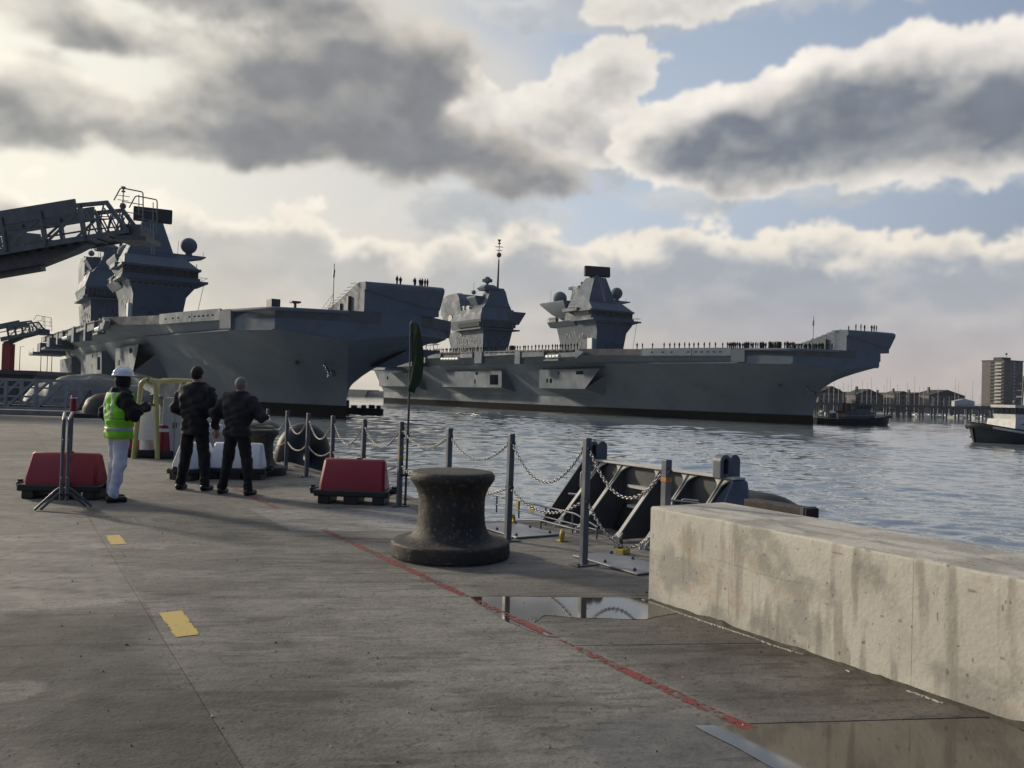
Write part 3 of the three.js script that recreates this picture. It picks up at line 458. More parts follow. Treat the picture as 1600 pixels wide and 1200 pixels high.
// ---------------------------------------------------------------- steel fender frame on the quay apron
{
  const f = thing('fender_frame', 'grey steel fender support frame with slanting ribs at the quay edge', 'fender frame', Q(8.08, 5.68), QA);   // x to the water, z towards the camera
  const H = 0.76, D = 0.62, ribs = [0, 0.43, 1.1, 1.54, 2.03];
  const web = (z, name = 'rib_web') => part(f, name, prism([[-0.02, 0.02], [D, 0.02], [D, H], [D - 0.06, H]], 0.014).translate(0, 0, z), M.steelDark);  // same paint as the flanges; shade between ribs put into this darker grey
  ribs.forEach((z) => {
    web(z);
    const a = [-0.03, 0.05, z], b = [D - 0.1, H - 0.09, z];
    part(f, 'rib_flange', [beam(a, b, 0.05, 0.014), beam([-0.035, 0.0, z], [-0.035, 0.06, z], 0.1, 0.014), prism([[-0.06, 0.0], [-0.02, 0.0], [0.02, 0.1], [-0.03, 0.06]], 0.09).translate(0, 0, z)], M.steelGrey);  // paler than the webs: sky light on the slopes put into the colour
    // curved haunches joining flange and top plate
    const h = []; for (let k = 0; k <= 6; k++) { const t = k / 6, e = 0.025 + 0.1 * t * t; const p = [mix(D - 0.115, D - 0.045, t), mix(H - 0.105, H - 0.012, t)]; h.push([[p[0], p[1] + 0.012, z - e], [p[0], p[1] + 0.012, z + e], [p[0], p[1] - 0.002, z + e], [p[0], p[1] - 0.002, z - e]]); }
    part(f, 'rib_haunch', loft(h, true, true, 0.5), M.steelGrey);
  });
  part(f, 'back_plate', span(D - 0.012, D + 0.012, -0.5, H - 0.012, -0.3, 2.2), M.steelDark);
  part(f, 'top_plate', [rbox(0.15, 0.022, 2.58, 0.004, D - 0.012, H + 0.011, 0.94)], M.steelGrey);
  // side plates at the two ends
  part(f, 'end_plate', prism([[-0.06, 0.0], [D, 0.0], [D, H], [D - 0.06, H]], 0.02).translate(0, 0, -0.33), M.steelDark);
  part(f, 'end_plate', loft([[[0.02, 0.3, 2.2], [D, 0.3, 2.42], [D, -0.3, 2.5], [-0.1, -0.3, 2.26]], [[D - 0.1, H, 2.2], [D + 0.06, H, 2.22], [D + 0.07, H - 0.02, 2.25], [D - 0.1, H - 0.02, 2.22]]].map((r) => r), true, true, 0.4), M.galv);
  for (const [y, z0, z1] of [[0.53, 0.6, 1.02], [0.3, 0.6, 1.02]]) part(f, 'stiffener', [beam([D - 0.06, y, z0], [D - 0.06, y - 0.01, z1], 0.09, 0.03)], M.steelGrey);
  part(f, 'seam', [span(D - 0.02, D - 0.013, 0.38, 0.392, -0.3, 2.2), span(D - 0.02, D - 0.013, 0.12, 0.13, -0.3, 2.2)], M.steelGrey);
  part(f, 'access_rail', [bent([[0.24, 0.2, 1.8], [0.24, 0.53, 1.8], [0.3, 0.53, 1.98]], 0.013, 0.03), bent([[0.2, 0.2, 1.72], [0.2, 0.5, 1.72]], 0.02, 0.01), bent([[0.18, 0.51, 1.68], [0.3, 0.51, 2.0]], 0.011, 0.02), bent([[0.18, 0.38, 1.68], [0.3, 0.38, 2.0]], 0.011, 0.02)], M.galv);
  part(f, 'access_rail', [bent([[0.42, 0.3, -0.18], [0.42, 0.62, -0.18], [0.5, 0.62, -0.05]], 0.012, 0.03), bent([[0.3, 0.16, -0.05], [0.3, 0.36, -0.05], [0.22, 0.36, -0.16]], 0.012, 0.03)], M.steelGrey);
  // rope horns on top: two hollow rounded cheeks side by side
  for (const [z, x] of [[-0.12, 0.06], [2.06, 0.05]]) {
    // heart shaped casting with two hollow lobes, seen from the quay
    const sh = new THREE.Shape(); sh.moveTo(-0.13, 0); sh.lineTo(-0.13, 0.15); sh.absarc(-0.066, 0.15, 0.064, Math.PI, 0.35, true); sh.absarc(0.066, 0.15, 0.064, Math.PI - 0.35, 0, true); sh.lineTo(0.13, 0); sh.lineTo(-0.13, 0);
    const ho = new THREE.Path(); ho.moveTo(-0.1, 0.03); ho.lineTo(-0.1, 0.15); ho.absarc(-0.066, 0.15, 0.034, Math.PI, 0, true); ho.lineTo(-0.032, 0.03); ho.lineTo(-0.1, 0.03); sh.holes.push(ho);
    const cast = plain(new THREE.ExtrudeGeometry(sh, { depth: 0.09, bevelEnabled: true, bevelSize: 0.01, bevelThickness: 0.012, bevelSegments: 2, curveSegments: 14 }));
    part(f, 'rope_horn', [metres(cast.translate(D - 0.03, H + 0.02, z - 0.045)), span(D - 0.13, D - 0.03, H + 0.03, H + 0.22, z - 0.05, z - 0.035)], M.galv);
  }
}
// black rubber fender lying behind the frame, timber on the wall, rope guard
{
  const p = thing('rubber_fender', 'fat black rubber fender bulging beyond the steel frame', 'fender', Q(7.35, 6.9, -0.2), QA);
  const pts = []; for (let i = 0; i <= 20; i++) { const t = i / 20, a = t * Math.PI / 2; pts.push([0.78 * Math.sin(a), -1.25 - 0.6 * Math.cos(a)]); } const prof = [...pts, [0.8, -0.6], [0.8, 0.5], ...pts.slice().reverse().map(([r, y]) => [r, -y])];
  part(p, 'fender_body', lathe(prof, 40).rotateX(Math.PI / 2), M.rubber); part(p, 'end_fitting', [cyl(0.14, 0.16, 0.1, 0, 0, 1.88, 16, Math.PI / 2)], M.steelDark);
  part(p, 'hanger', [bar([-0.2, 0.7, -0.6], [-0.6, 0.9, -0.6], 0.02), bar([-0.2, 0.7, 0.6], [-0.6, 0.9, 0.6], 0.02)], M.steelDark);
  const t = thing('timber_baulk', 'dark wet timber baulk along the back of the concrete wall', 'timber', Q(4.72, 5.17, 0.705), QA + 0.0);
  part(t, 'baulk', [rbox(0.14, 0.1, 0.62, 0.01, 0.03, 0, 0.3)], M.timber); part(t, 'end_strap', [span(-0.045, 0.105, -0.055, 0.055, 0.55, 0.58)], M.steelDark);
}
// steel cover plates with bolts
for (const [c, w, d, turn, label] of [[[7.98, 5.0], 0.56, 0.92, 0, 'grey steel cover plate with bolts beside the post right of the bollard'], [[6.02, 4.95], 0.46, 0.92, 0.03, 'grey steel cover plate with bolts beside the concrete wall']]) {
  const p = thing('cover_plate', label, 'plate', Q(c[0], c[1]), QA + turn, 'cover plates by the fence');
  part(p, 'plate', [rbox(w, 0.016, d, 0.005, 0, 0.014, 0)], painted([0.26, 0.27, 0.29], 0.5, 0.25, 0.8, { metalness: 0.3 }));
  for (const sx of [-1, 1]) for (const z of [-0.36, -0.05, 0.36]) part(p, 'bolt', [cyl(0.017, 0.017, 0.012, sx * (w / 2 - 0.06), 0.028, z, 6), ball(0.013, sx * (w / 2 - 0.06), 0.037, z, 8, 6)], M.steelDark);
}
// low ladder rail beside the plates
{
  const r = thing('ladder_rail', 'low galvanised handrail with yellow plate at the quay edge behind the bollard', 'railing', Q(8.2, 5.55), QA);
  for (const z of [-1.15, -0.6, 0, 0.55, 1.0]) part(r, 'post', [bar([0, 0, z], [0, 0.22 - (z > 0.9 ? 0.08 : 0), z], 0.011)], M.galv);
  part(r, 'top_rail', [bent([[0, 0.22, -1.2], [0, 0.22, 0.6], [0.0, 0.13, 1.02]], 0.012, 0.05)], M.galv); part(r, 'mid_rail', [bar([0, 0.1, -1.2], [0, 0.1, 1.0], 0.009)], M.galv);
  part(r, 'foot_rail', [bent([[-0.2, 0.012, -0.5], [-0.2, 0.1, 0.2], [-0.2, 0.1, 1.1]], 0.011, 0.04), bar([-0.2, 0.012, 1.1], [-0.2, 0.1, 1.1], 0.011), bar([-0.2, 0, 0.2], [-0.2, 0.1, 0.2], 0.011)], M.galv);
  part(r, 'sign_plate', [rbox(0.004, 0.09, 0.09, 0.001, -0.014, 0.16, -0.28)], M.yellow); part(r, 'sign_plate', [rbox(0.004, 0.09, 0.05, 0.001, -0.014, 0.16, -0.62)], M.yellow);
}
[[7.24, 5.12, 0.0, 'squat yellow lashing eye at the foot of the frame near the left plate'], [6.42, 5.28, 0.3, 'yellow lashing block under the third rib of the steel frame'], [8.42, 5.22, -0.2, 'yellow lashing eye behind the left cover plate']].forEach(([u, n, t, label], i) => {
  const e = thing('lashing_eye', label, 'lashing eye', Q(u, n), QA + t, 'yellow lashing points');
  if (i === 1) { part(e, 'base', [rbox(0.13, 0.05, 0.09, 0.006, 0, 0.025, 0)], M.yellow); part(e, 'clevis', [prism([[-0.05, 0.0], [0.05, 0.0], [0.03, 0.1], [-0.02, 0.1]], 0.05).translate(0.0, 0.05, -0.05)], M.steelDark); }
  else { part(e, 'eye', [plain(new THREE.TorusGeometry(0.05, 0.02, 10, 20)).applyMatrix4(new THREE.Matrix4().makeRotationY(0.8).setPosition(0, 0.055, 0))], M.yellow); part(e, 'base', [rbox(0.1, 0.014, 0.08, 0.004, 0, 0.007, 0)], M.yellow); }
});
// tyre lying at the edge
tag(part(scene, 'edge_tyre', [plain(new THREE.TorusGeometry(0.15, 0.045, 12, 28)).applyMatrix4(new THREE.Matrix4().makeRotationY(0.3).setPosition(...Q(13.55, 4.86, 0.13)))], M.rubber), 'small black tyre standing at the quay edge left of the red barrier', 'tyre');

// ---------------------------------------------------------------- plastic barriers
function barrier(name, label, mat, u, n, turn, L, group, y0 = 0.0) {
  const b = thing(name, label, 'barrier', Q(u, n, y0), turn, group);
  const hull = [[0.17, L / 2, 0.2], [0.27, L / 2 - 0.005, 0.19], [0.575, L / 2 - 0.03, 0.075], [0.6, L / 2 - 0.05, 0.05]].map(([y, x, z]) => { const c = 0.035; return [[-x + c, y, z], [x - c, y, z], [x, y, z - c], [x, y, -z + c], [x - c, y, -z], [-x + c, y, -z], [-x, y, -z + c], [-x, y, z - c]]; });
  part(b, 'plastic_shell', loft(hull, true, true, 0.55), mat);
  part(b, 'rubber_base', [rbox(L + 0.12, 0.09, 0.46, 0.02, 0, 0.145, 0), rbox(0.16, 0.12, 0.44, 0.015, -L / 2 + 0.08, 0.06, 0), rbox(0.2, 0.12, 0.44, 0.015, 0, 0.06, 0), rbox(0.16, 0.12, 0.44, 0.015, L / 2 - 0.08, 0.06, 0)], M.blackPlastic);
  part(b, 'coupling', [rbox(0.12, 0.07, 0.12, 0.02, -L / 2 - 0.1, 0.17, 0), cyl(0.035, 0.035, 0.12, -L / 2 - 0.13, 0.17, 0, 12)], M.blackPlastic); part(b, 'coupling', [rbox(0.1, 0.07, 0.12, 0.02, L / 2 + 0.09, 0.17, 0), cyl(0.05, 0.05, 0.05, L / 2 + 0.11, 0.21, 0, 12)], M.blackPlastic);
  part(b, 'filler_cap', [cyl(0.035, 0.035, 0.02, 0.05, 0.605, 0, 14)], M.blackPlastic);
  return b;
}
barrier('plastic_barrier', 'red plastic barrier on a black base beside the man in the lime vest', M.red, 12.5, 0.75, 0.04, 0.94, 'red water barriers', 0);
barrier('plastic_barrier', 'red plastic barrier on a black base beside the green flag', M.red, 10.83, 4.15, -0.04, 0.9, 'red water barriers', 0);
barrier('plastic_barrier', 'white plastic barrier behind the legs of the man with grey hair', M.white, 14.35, 3.42, 0.05, 0.86, 'white water barriers', 0);
barrier('plastic_barrier', 'white plastic barrier seen end on behind the legs of the taller man in black', M.white, 14.5, 2.75, 1.25, 0.7, 'white water barriers', 0);

// ---------------------------------------------------------------- folded steel crowd barriers, seen end on
function crowdBarrier(label, u, n, turn) {
  const b = thing('crowd_barrier', label, 'barrier', Q(u, n), turn, 'steel crowd barriers'); const L = 2.2, H = 1.1, r = 0.019;
  part(b, 'frame', [bent([[0, 0.2, 0], [0, H, 0], [0, H, -L], [0, 0.2, -L], [0, 0.2, 0]], r, 0.07)], M.galv);
  for (let i = 1; i < 15; i++) part(b, 'upright', [bar([0, 0.2, -L * i / 15], [0, H, -L * i / 15], 0.007, 6)], M.galv);
  for (const z of [-0.18, -L + 0.18]) { part(b, 'foot', [bent([[-0.27, 0.012, z + 0.1], [-0.05, 0.23, z], [0.0, 0.26, z]], 0.015, 0.03), bent([[0.27, 0.012, z - 0.1], [0.05, 0.23, z], [0.0, 0.26, z]], 0.015, 0.03), bar([0, 0.1, z], [0, 0.36, z], 0.02)], M.galv); }
  part(b, 'hook', [bent([[0, 0.85, 0], [0, 0.85, 0.05], [0, 0.78, 0.05]], 0.007, 0.015)], M.galv); part(b, 'hook', [bent([[0, 0.4, 0], [0, 0.4, 0.05], [0, 0.34, 0.05]], 0.007, 0.015)], M.galv);
  return b;
}
crowdBarrier('steel crowd barrier seen end on, left one of the pair', 11.22, 0.62, 0.49); crowdBarrier('steel crowd barrier seen end on, right one of the pair', 11.2, 0.68, 0.475);

// ---------------------------------------------------------------- yellow hoop frame, its coloured bollards, cabinet, far clutter
{
  const f = thing('hoop_frame', 'pale yellow tubular hoop frame around a white panel left of the men in black', 'guard frame', Q(18.9, 2.55), 0.1);
  const hoop = (z, x0, x1) => bent([[x0 - 0.1, 0.0, z], [x0, 1.64, z], [x1, 1.64, z], [x1 + 0.1, 0.0, z]], 0.05, 0.16, 12);
  part(f, 'hoop', [hoop(0.3, 0, 0.28)], M.yellowPale); part(f, 'hoop', [hoop(-0.35, 0.12, 0.95)], M.yellowPale); part(f, 'top_rail', [bar([0.22, 1.62, 0.3], [0.4, 1.62, -0.35], 0.045, 12)], M.yellowPale);
  part(f, 'panel', [rbox(0.46, 0.75, 0.03, 0.01, 0.1, 0.75, 0.1)], M.white);
  const c = thing('steel_cabinet', 'grey steel cabinet beside the yellow hoop frame', 'cabinet', Q(18.7, 3.15), 0.2); part(c, 'cabinet_body', [rbox(0.5, 1.28, 0.4, 0.015, 0, 0.64, 0)], M.steelGrey); for (const x of [-0.12, 0.12]) { const d = part(c, 'door', [rbox(0.22, 1.14, 0.02, 0.004, x, 0.66, 0.21)], M.steelGrey); part(d, 'handle', [rbox(0.02, 0.12, 0.02, 0.004, x * 0.25, 0.7, 0.228)], M.steelDark); }
  const post = (u, n, mat, label, h = 0.5) => { const p = thing('barrel_post', label, 'bollard', Q(u, n), 0.3, 'plastic barrel posts'); part(p, 'sleeve', [lathe([[0, h + 0.2], [0.1, h + 0.2], [0.125, h + 0.17], [0.155, 0.2], [0.155, 0.16]], 24)], mat); part(p, 'sleeve_band', [lathe([[0.137, h + 0.13], [0.142, h + 0.13], [0.146, h + 0.06], [0.14, h + 0.06]], 24)], M.white); part(p, 'rubber_foot', [rbox(0.36, 0.17, 0.36, 0.03, 0, 0.085, 0)], M.blackPlastic); };
  post(19.2, 2.35, M.red, 'red barrel post at the left foot of the yellow hoop frame'); post(18.95, 2.62, M.white, 'white barrel post between two red ones by the hoop frame', 0.47); post(18.65, 2.92, M.red, 'red barrel post at the right foot of the yellow hoop frame', 0.5);
  post(43.0, 2.75, M.red, 'small red barrel post near the lattice gangway', 0.75);
  const d = thing('machine_box', 'low grey machine box between the two men in black', 'machine', Q(16.6, 3.35), QA); part(d, 'housing', [rbox(0.7, 0.6, 0.6, 0.03, 0, 0.4, 0)], M.steelGrey); part(d, 'lid', [rbox(0.5, 0.12, 0.44, 0.04, 0, 0.76, 0)], M.white); part(d, 'skid', [rbox(0.8, 0.1, 0.7, 0.01, 0, 0.05, 0)], M.steelDark);
  const t = thing('dock_fender', 'big black cylindrical fender at the quay edge by the far bollard', 'fender', Q(17.6, 5.55, 0.1), QA); const g = []; part(t, 'fender_body', plain(new THREE.TorusGeometry(0.42, 0.3, 18, 36)).applyMatrix4(new THREE.Matrix4().makeRotationY(0.5)), M.rubber); part(t, 'hanger', [bar([0, 0.7, 0], [-0.6, 0.02, 0.1], 0.02)], M.steelDark);
  const h = thing('rubber_roller', 'black half round rubber fender near the lattice gangway', 'fender', Q(41.5, 3.9), 0.2); part(h, 'roller', lathe([[0, 1.1], [0.4, 1.05], [0.75, 0.8], [0.9, 0.4], [0.92, 0]], 28), M.rubber); part(h, 'plinth', [rbox(2.1, 0.2, 2.1, 0.03, 0, 0.1, 0)], M.iron);
}
// lattice gangway lying across the quay at the far left
{
  const g = thing('lattice_gangway', 'grey lattice gangway truss lying across the far quay', 'gangway', Q(49.6, 2.3), -0.03), m = painted([0.22, 0.24, 0.27], 0.6, 0.25, 2);
  for (const z of [0, -1.3]) {
    part(g, 'chord', [beam([-14, 1.6, z], [1.2, 1.6, z], 0.14, 0.14)], m); part(g, 'chord', [beam([-14, 0.12, z], [1.2, 0.12, z], 0.14, 0.16)], m); part(g, 'chord', [beam([-14, 1.2, z], [1.2, 1.2, z], 0.07, 0.08)], m); part(g, 'chord', [beam([-14, 0.72, z], [1.2, 0.72, z], 0.07, 0.08)], m); part(g, 'chord', [beam([-14, 0.4, z], [1.2, 0.4, z], 0.07, 0.07)], m);
    for (let i = 0; i < 9; i++) { const x = 0.6 - i * 1.62; part(g, 'post', [beam([x, 0.15, z + 0.002], [x, 1.6, z + 0.002], 0.16, 0.12)], m); part(g, 'brace', [beam([x - 1.5, 0.2, z + 0.01], [x - 0.1, 1.55, z + 0.01], 0.1, 0.12)], m); }
  }
  part(g, 'walkway', [span(-14, 1.2, 0.2, 0.28, -1.25, -0.05)], M.steelDark); part(g, 'end_post', [beam([1.2, 0, 0], [1.9, 1.2, 0], 0.1, 0.1), beam([1.9, 1.2, 0], [1.9, 0, 0], 0.1, 0.1)], M.steelDark);
  const s = thing('kerb_beam', 'long pale concrete kerb beam on the far quay', 'kerb', Q(45.5, -1.5), 0.02); part(s, 'beam', [rbox(26, 0.22, 0.7, 0.03, -6, 0.11, 0)], painted([0.2, 0.19, 0.17], 0.9, 0.3, 2));
}

// ---------------------------------------------------------------- aircraft carriers (x towards the bow from the stem, y above the water, z to starboard)
const lerpTable = (t, x) => { for (let i = 0; i + 1 < t.length; i++) if (x <= t[i][0] && x >= t[i + 1][0]) return mix(t[i][1], t[i + 1][1], (t[i][0] - x) / (t[i][0] - t[i + 1][0])); return x > t[0][0] ? t[0][1] : t[t.length - 1][1]; };
const deckY = (x) => 19.5 - 0.018 * Math.min(x, 6), DECKS = [[6.5, 16.2], [-6, 20], [-14, 22], [-42, 26], [-56, 31], [-62, 33], [-232, 33], [-268, 27]], deckZ = (x) => lerpTable(DECKS, x);
const rampY = (x) => deckY(x) + 5.5 * Math.pow(clamp((x + 16) / 24), 1.5);
const font = await new FontLoader().loadAsync('fonts/droid/droid_sans_bold.typeface.json');
function carrier(label, sx, sz, head, extra) {
  const ship = thing('aircraft_carrier', label, 'warship', [sx, WATER, sz], head * DEG - Math.PI / 2);
  // hull surface between the waterline and the foot of the upper bow band
  const WL = [[0, 0], [-5, 1.7], [-12, 4.0], [-22, 7], [-36, 11], [-52, 14.6], [-70, 17.6], [-95, 19.3], [-130, 19.6], [-200, 19.6], [-240, 19], [-262, 16]];
  const TS = [[10.9, 4.6, 14.1], [9.2, 9.8, 14.8], [6.5, 16.2, 15.6], [-6, 19.5, 15.8], [-22, 21.5, 16], [-42, 24, 16.2], [-62, 26, 16.4], [-95, 27, 16.8], [-130, 27, 17.2], [-200, 27, 18], [-240, 26.5, 18.5], [-264, 22, 18.5]];
  const TP = [[10.9, 4.6, 14.1], [12.6, -3, 15.0], [13.7, -8, 15.7], [7, -16, 15.8], [-10, -21, 16], [-30, -25, 16.2], [-60, -28, 16.4], [-95, -29, 16.8], [-130, -29, 17.2], [-200, -29, 18], [-240, -27, 18.5], [-264, -22, 18.5]];
  const dense = (t, k) => { const o = []; for (let i = 0; i + 1 < t.length; i++) for (let j = 0; j < k; j++) o.push(t[i].map((v, c) => mix(v, t[i + 1][c], j / k))); o.push(t[t.length - 1]); return o; };
  const K = 4, W = dense(WL, K), S = dense(TS, K), P = dense(TP, K), n = W.length;
  const ring = (y) => { // from starboard stern round the stem to port stern
    const at = (i, T, s) => { const top = T[i][2], bowness = clamp(1 - i / (7 * K)), yy = y > 90 ? top : Math.min(y, top), lo = clamp((yy - 5.6) / (top - 5.6)), f = Math.pow(clamp(yy / top), mix(1.6, 2.7, bowness)), w = mix(lo, f, smooth(0, 0.35, bowness)); return [mix(W[i][0], T[i][0], w), yy, mix(W[i][1] * s, T[i][1], w)]; };
    const r = []; for (let i = n - 1; i >= 0; i--) r.push(at(i, S, 1)); for (let i = 1; i < n; i++) r.push(at(i, P, -1)); return r;
  };
  part(ship, 'hull', loft([2.5, 4, 5.6, 7, 8.5, 10, 11.5, 13, 14, 99].map(ring), true, true, 0.35), M.hull);
  part(ship, 'boot_topping', loft([-3, 0, 2.5].map(ring).map((r) => r.map(([x, y, z]) => [x, y, z * 1.002])), true, false, 0.5), M.boot);
  // upper bow band
  const band = [[-6, 20, 15.8], [6.5, 16.2, 15.6], [10.9, 4.6, 14.1], [11.3, 2, 14.4], [13.7, -8, 15.7], [7, -17, 15.8], [-10, -24, 16]];
  part(ship, 'bow_band', loft([band.map(([x, z, y]) => [x, y, z]), band.map(([x, z]) => [x, deckY(x) - 0.02, z])], true, true, 0.3), M.island);
  part(ship, 'bow_rail', [tube([[-6, deckY(-6) - 0.35, 20.2], [6.6, 19.05, 16.4], [11, 19.05, 4.6]], 0.32, 8, 40)], M.island);
  // flight deck and the ruled underside of its overhang
  const star = DECKS.map(([x, z]) => [x, z]), out = [...star, [-268, -28], [-230, -38], [-40, -38], [-15, -30], [7, -18], [13.4, -8.5], [11, 4.5]];
  part(ship, 'flight_deck', loft([out.map(([x, z]) => [x, deckY(x) - 1.9, z]), out.map(([x, z]) => [x, deckY(x), z])], true, true, 0.3), M.deck);
  const xs = [-6, -14, -22, -42, -56, -62, -95, -130, -200, -232, -262]; const T1 = (x) => [lerpTable(TS.map((t) => [t[0], t[1]]), x), lerpTable(TS.map((t) => [t[0], t[2]]), x)];
  part(ship, 'deck_overhang', loft([xs.map((x) => { const [z, y] = T1(x); return [x, y, z - 0.2]; }), xs.map((x) => [x, deckY(x) - 1.7, deckZ(x) - 0.25])], false, false, 0.3), M.hull);
  // ski jump
  const front = (z) => mix(11.3, 14.0, clamp((2 - z) / 12)), rr = []; for (let i = 0; i <= 14; i++) { const s = i / 14, ring2 = (z) => { const x = mix(-16, front(z), s); return [x, rampY(Math.min(x, 8)) - (x > 8 ? (x - 8) * 0.06 : 0)]; }; const [xa, ya] = ring2(2), [xb, yb] = ring2(-11.5); rr.push([[xa, ya, 2], [xb, yb, -11.5], [xb, deckY(xb) - 0.1, -11.5], [xa, deckY(xa) - 0.1, 2]]); }
  part(ship, 'ski_jump', loft(rr, true, true, 0.3), M.island);
  const lip = [[0, 2.02, 0.55], [0.25, -1, 0.8], [0.5, -4.5, 1.1], [0.8, -8, 1.5], [1, -11.6, 1.8]].map(([s, z, o]) => { const f = front(z) - 0.05, t = rampY(8) - 0.28 - s * 0.1; return [[f - 1.5, t + 0.12, z], [f + o * 0.5, t + 0.08, z], [f + o * 0.9, t - 0.25, z], [f + o, t - 0.7, z], [f + o * 0.9, t - 1.25, z], [f + 0.12, mix(23.2, 20.4, s), z], [f - 1.5, mix(23.2, 20.4, s), z]]; });
  part(ship, 'ramp_lip', loft(lip, true, true, 0.6), M.island);
  const rib = []; for (let i = 0; i < 12; i++) { const x = -10 + i * 1.6; rib.push(beam([x, rampY(x) + 0.05, 2.1], [x - 0.2, rampY(x) - 0.2, 3.0], 0.08, 0.08)); } part(ship, 'ramp_net_brackets', rib, M.steelDark);
  part(ship, 'ramp_locker', [span(4.6, 5.4, 19.3, 22.6, 2.02, 2.6), span(0.5, 1.0, 19.4, 21.6, 2.02, 2.4)], M.steelDark);
  // bow platform with rail low at the port side and hawse fittings
  if (!extra.number) part(ship, 'bow_platform', [span(-4, 2, 13.4, 13.9, -18.5, -11), loft([[[-4, 13.4, -18], [2, 13.4, -18], [2, 13.4, -11], [-4, 13.4, -11]], [[-4, 10.2, -9.6], [0, 10.2, -9.4], [0, 10.2, -6], [-4, 10.2, -6]]], true, true, 0.3)], M.hull); if (!extra.number) part(ship, 'platform_rail', [bent([[-3.9, 13.9, -18.4], [-3.9, 15.1, -18.4], [1.9, 15.1, -18.4], [1.9, 15.1, -14], [1.9, 13.9, -14]], 0.05, 0.1), ...[-2, -0.5, 1].map((x) => bar([x, 13.9, -18.4], [x, 15.1, -18.4], 0.04)), ...[-17, -15.5].map((z) => bar([1.9, 13.9, z], [1.9, 15.1, z], 0.04))], M.steelGrey);
  part(ship, 'hawse_pipe', [cyl(0.5, 0.5, 1.0, 3.4, 8.5, 4.2, 14, 0, 0, 1.2), cyl(0.35, 0.35, 0.8, -4, 10.2, 8.6, 12, 1.1)], M.steelDark);
  part(ship, 'jackstaff', [bar([3, 19.4, 4.5], [3, 28.5, 4.5], 0.07), beam([3, 27.4, 4.5], [3, 26.0, 4.6], 0.3, 0.3), bar([3, 23, 4.5], [0, 19.5, 4.5], 0.03), bar([3, 23, 4.5], [3, 19.5, 7], 0.03)], M.steelDark);
  part(ship, 'deck_lockers', [span(-2.6, 0.4, 19.6, 21.4, 13.4, 15.0), span(4.0, 5.6, 20.5, 20.8, 11.4, 13), span(4.6, 5, 19.5, 20.6, 12, 12.4)], M.steelDark);
  // pale vertical side panels between the aircraft lifts
  const sidePanel = (x0, x1, cut) => { const r = (x, y0) => [[x, 15.4, 20], [x, 14.7, 26.9], [x - (cut && x === x1 ? 8 : 0), 8.3, 26.7], [x - (cut && x === x1 ? 8 : 0), 6.6, 19.2]]; return loft([r(x0), r(x1)], true, true, 0.3); };
  [[-242, -199], [-170, -120], [-94, -59, true]].forEach(([a, b, c], i) => {
    const o = []; if (i === 1) o.push(span(-129, -122.5, 9.4, 13.2, 26.76, 26.86), span(-141.5, -140.4, 9.8, 11.6, 26.76, 26.86), span(-140.5, -138.5, 13.2, 14.3, 26.84, 26.95)); if (i === 2) o.push(span(-89.5, -88.4, 10.3, 11.6, 26.78, 26.86), span(-87.3, -86, 10.1, 11.6, 26.78, 26.86), span(-72, -68, 12.9, 14, 26.84, 26.95), span(-82.5, -81.6, 13, 13.8, 26.84, 26.95)); if (i === 0) o.push(span(-232, -230, 11.6, 13, 26.8, 26.9), span(-203, -200.6, 9, 12, 26.78, 26.86));
    const deep = o.map((q) => { q.computeBoundingBox(); const k = q.boundingBox; return span(k.min.x, k.max.x, k.min.y, k.max.y, 23.2, 28); });
    part(ship, 'side_panel', cut(sidePanel(a, b, c), deep), M.hull);
  });
  // boxes, catwalks and lockers hung under the deck edge
  for (const [a, b, h, o, d] of [[-240, -228, 2, 0.5, 0.2], [-222, -200, 1.6, 0.4, 0.1], [-189, -178, 1.9, 0.5, 0], [-177.5, -173, 4.2, 0.8, 0], [-171, -158.5, 2.2, 0.6, 0], [-141, -131, 2.2, 0.6, 0], [-128.6, -123, 4.4, 0.9, 0], [-122.3, -99.3, 1.5, 0.4, 0], [-99, -95.5, 4.6, 0.9, 0], [-94.8, -81, 2.2, 0.6, 0], [-71, -63, 2.4, 0.5, 1]]) { const y = deckY((a + b) / 2); part(ship, 'sponson_box', [span(a, b, y - h - 0.15, y - 0.12 - d, 32.4, 33.1 + o)], M.hull); }
  for (let i = 0; i < 6; i++) { const x = -157 + i * 2.6; part(ship, 'life_raft', [cyl(0.55, 0.55, 1.9, x, deckY(x) - 2.7, 33.4, 12, 0, 0, Math.PI / 2)], M.white); }
  { const y = deckY(-76); part(ship, 'raft_rack', [span(-80.5, -72, y - 3.7, y - 3.3, 32.2, 34), span(-80.5, -72, y - 3.3, y - 1.2, 32.2, 32.6)], M.hull); for (let i = 0; i < 4; i++) part(ship, 'life_raft', [cyl(0.6, 0.6, 1.4, -79.2 + i * 2, y - 2.3, 33.2, 12, 0, 0, Math.PI / 2)], M.white); }
  part(ship, 'boat_davit', [prism([[-62, 17.5], [-58, 19.4], [-62.5, 20.6]], 1.2).translate(0, 0, 33.6)], M.hull);
  const cat = [[-40, -22], [-21.8, -9.5]];
  const slots = [-36, -32, -29, -23, -20.5, -18.6, -16.6, -14.6, -12.6].map((x) => box(0.9, 0.32, 1.6, x, deckY(x) - 1.0, deckZ(x) + 0.4, 0, 0.15));
  for (const [a, b] of cat) part(ship, 'catwalk_screen', cut(loft([[a, 1], [b, 1]].map(([x]) => { const z = deckZ(x), y = deckY(x); return [[x, y + 0.15, z + 0.25], [x, y + 0.15, z + 0.5], [x, y - 2.0, z + 0.5], [x, y - 2.0, z + 0.25]]; }), true, true, 0.3), slots), M.hull);
  part(ship, 'catwalk_step', [loft([-9.3, -5.5].map((x) => { const z = deckZ(x), y = deckY(x); return [[x, y - 0.3, z], [x, y - 0.3, z + 0.7], [x, y - 3.6, z + 0.6], [x, y - 3.6, z]]; }), true, true, 0.3)], M.hull);
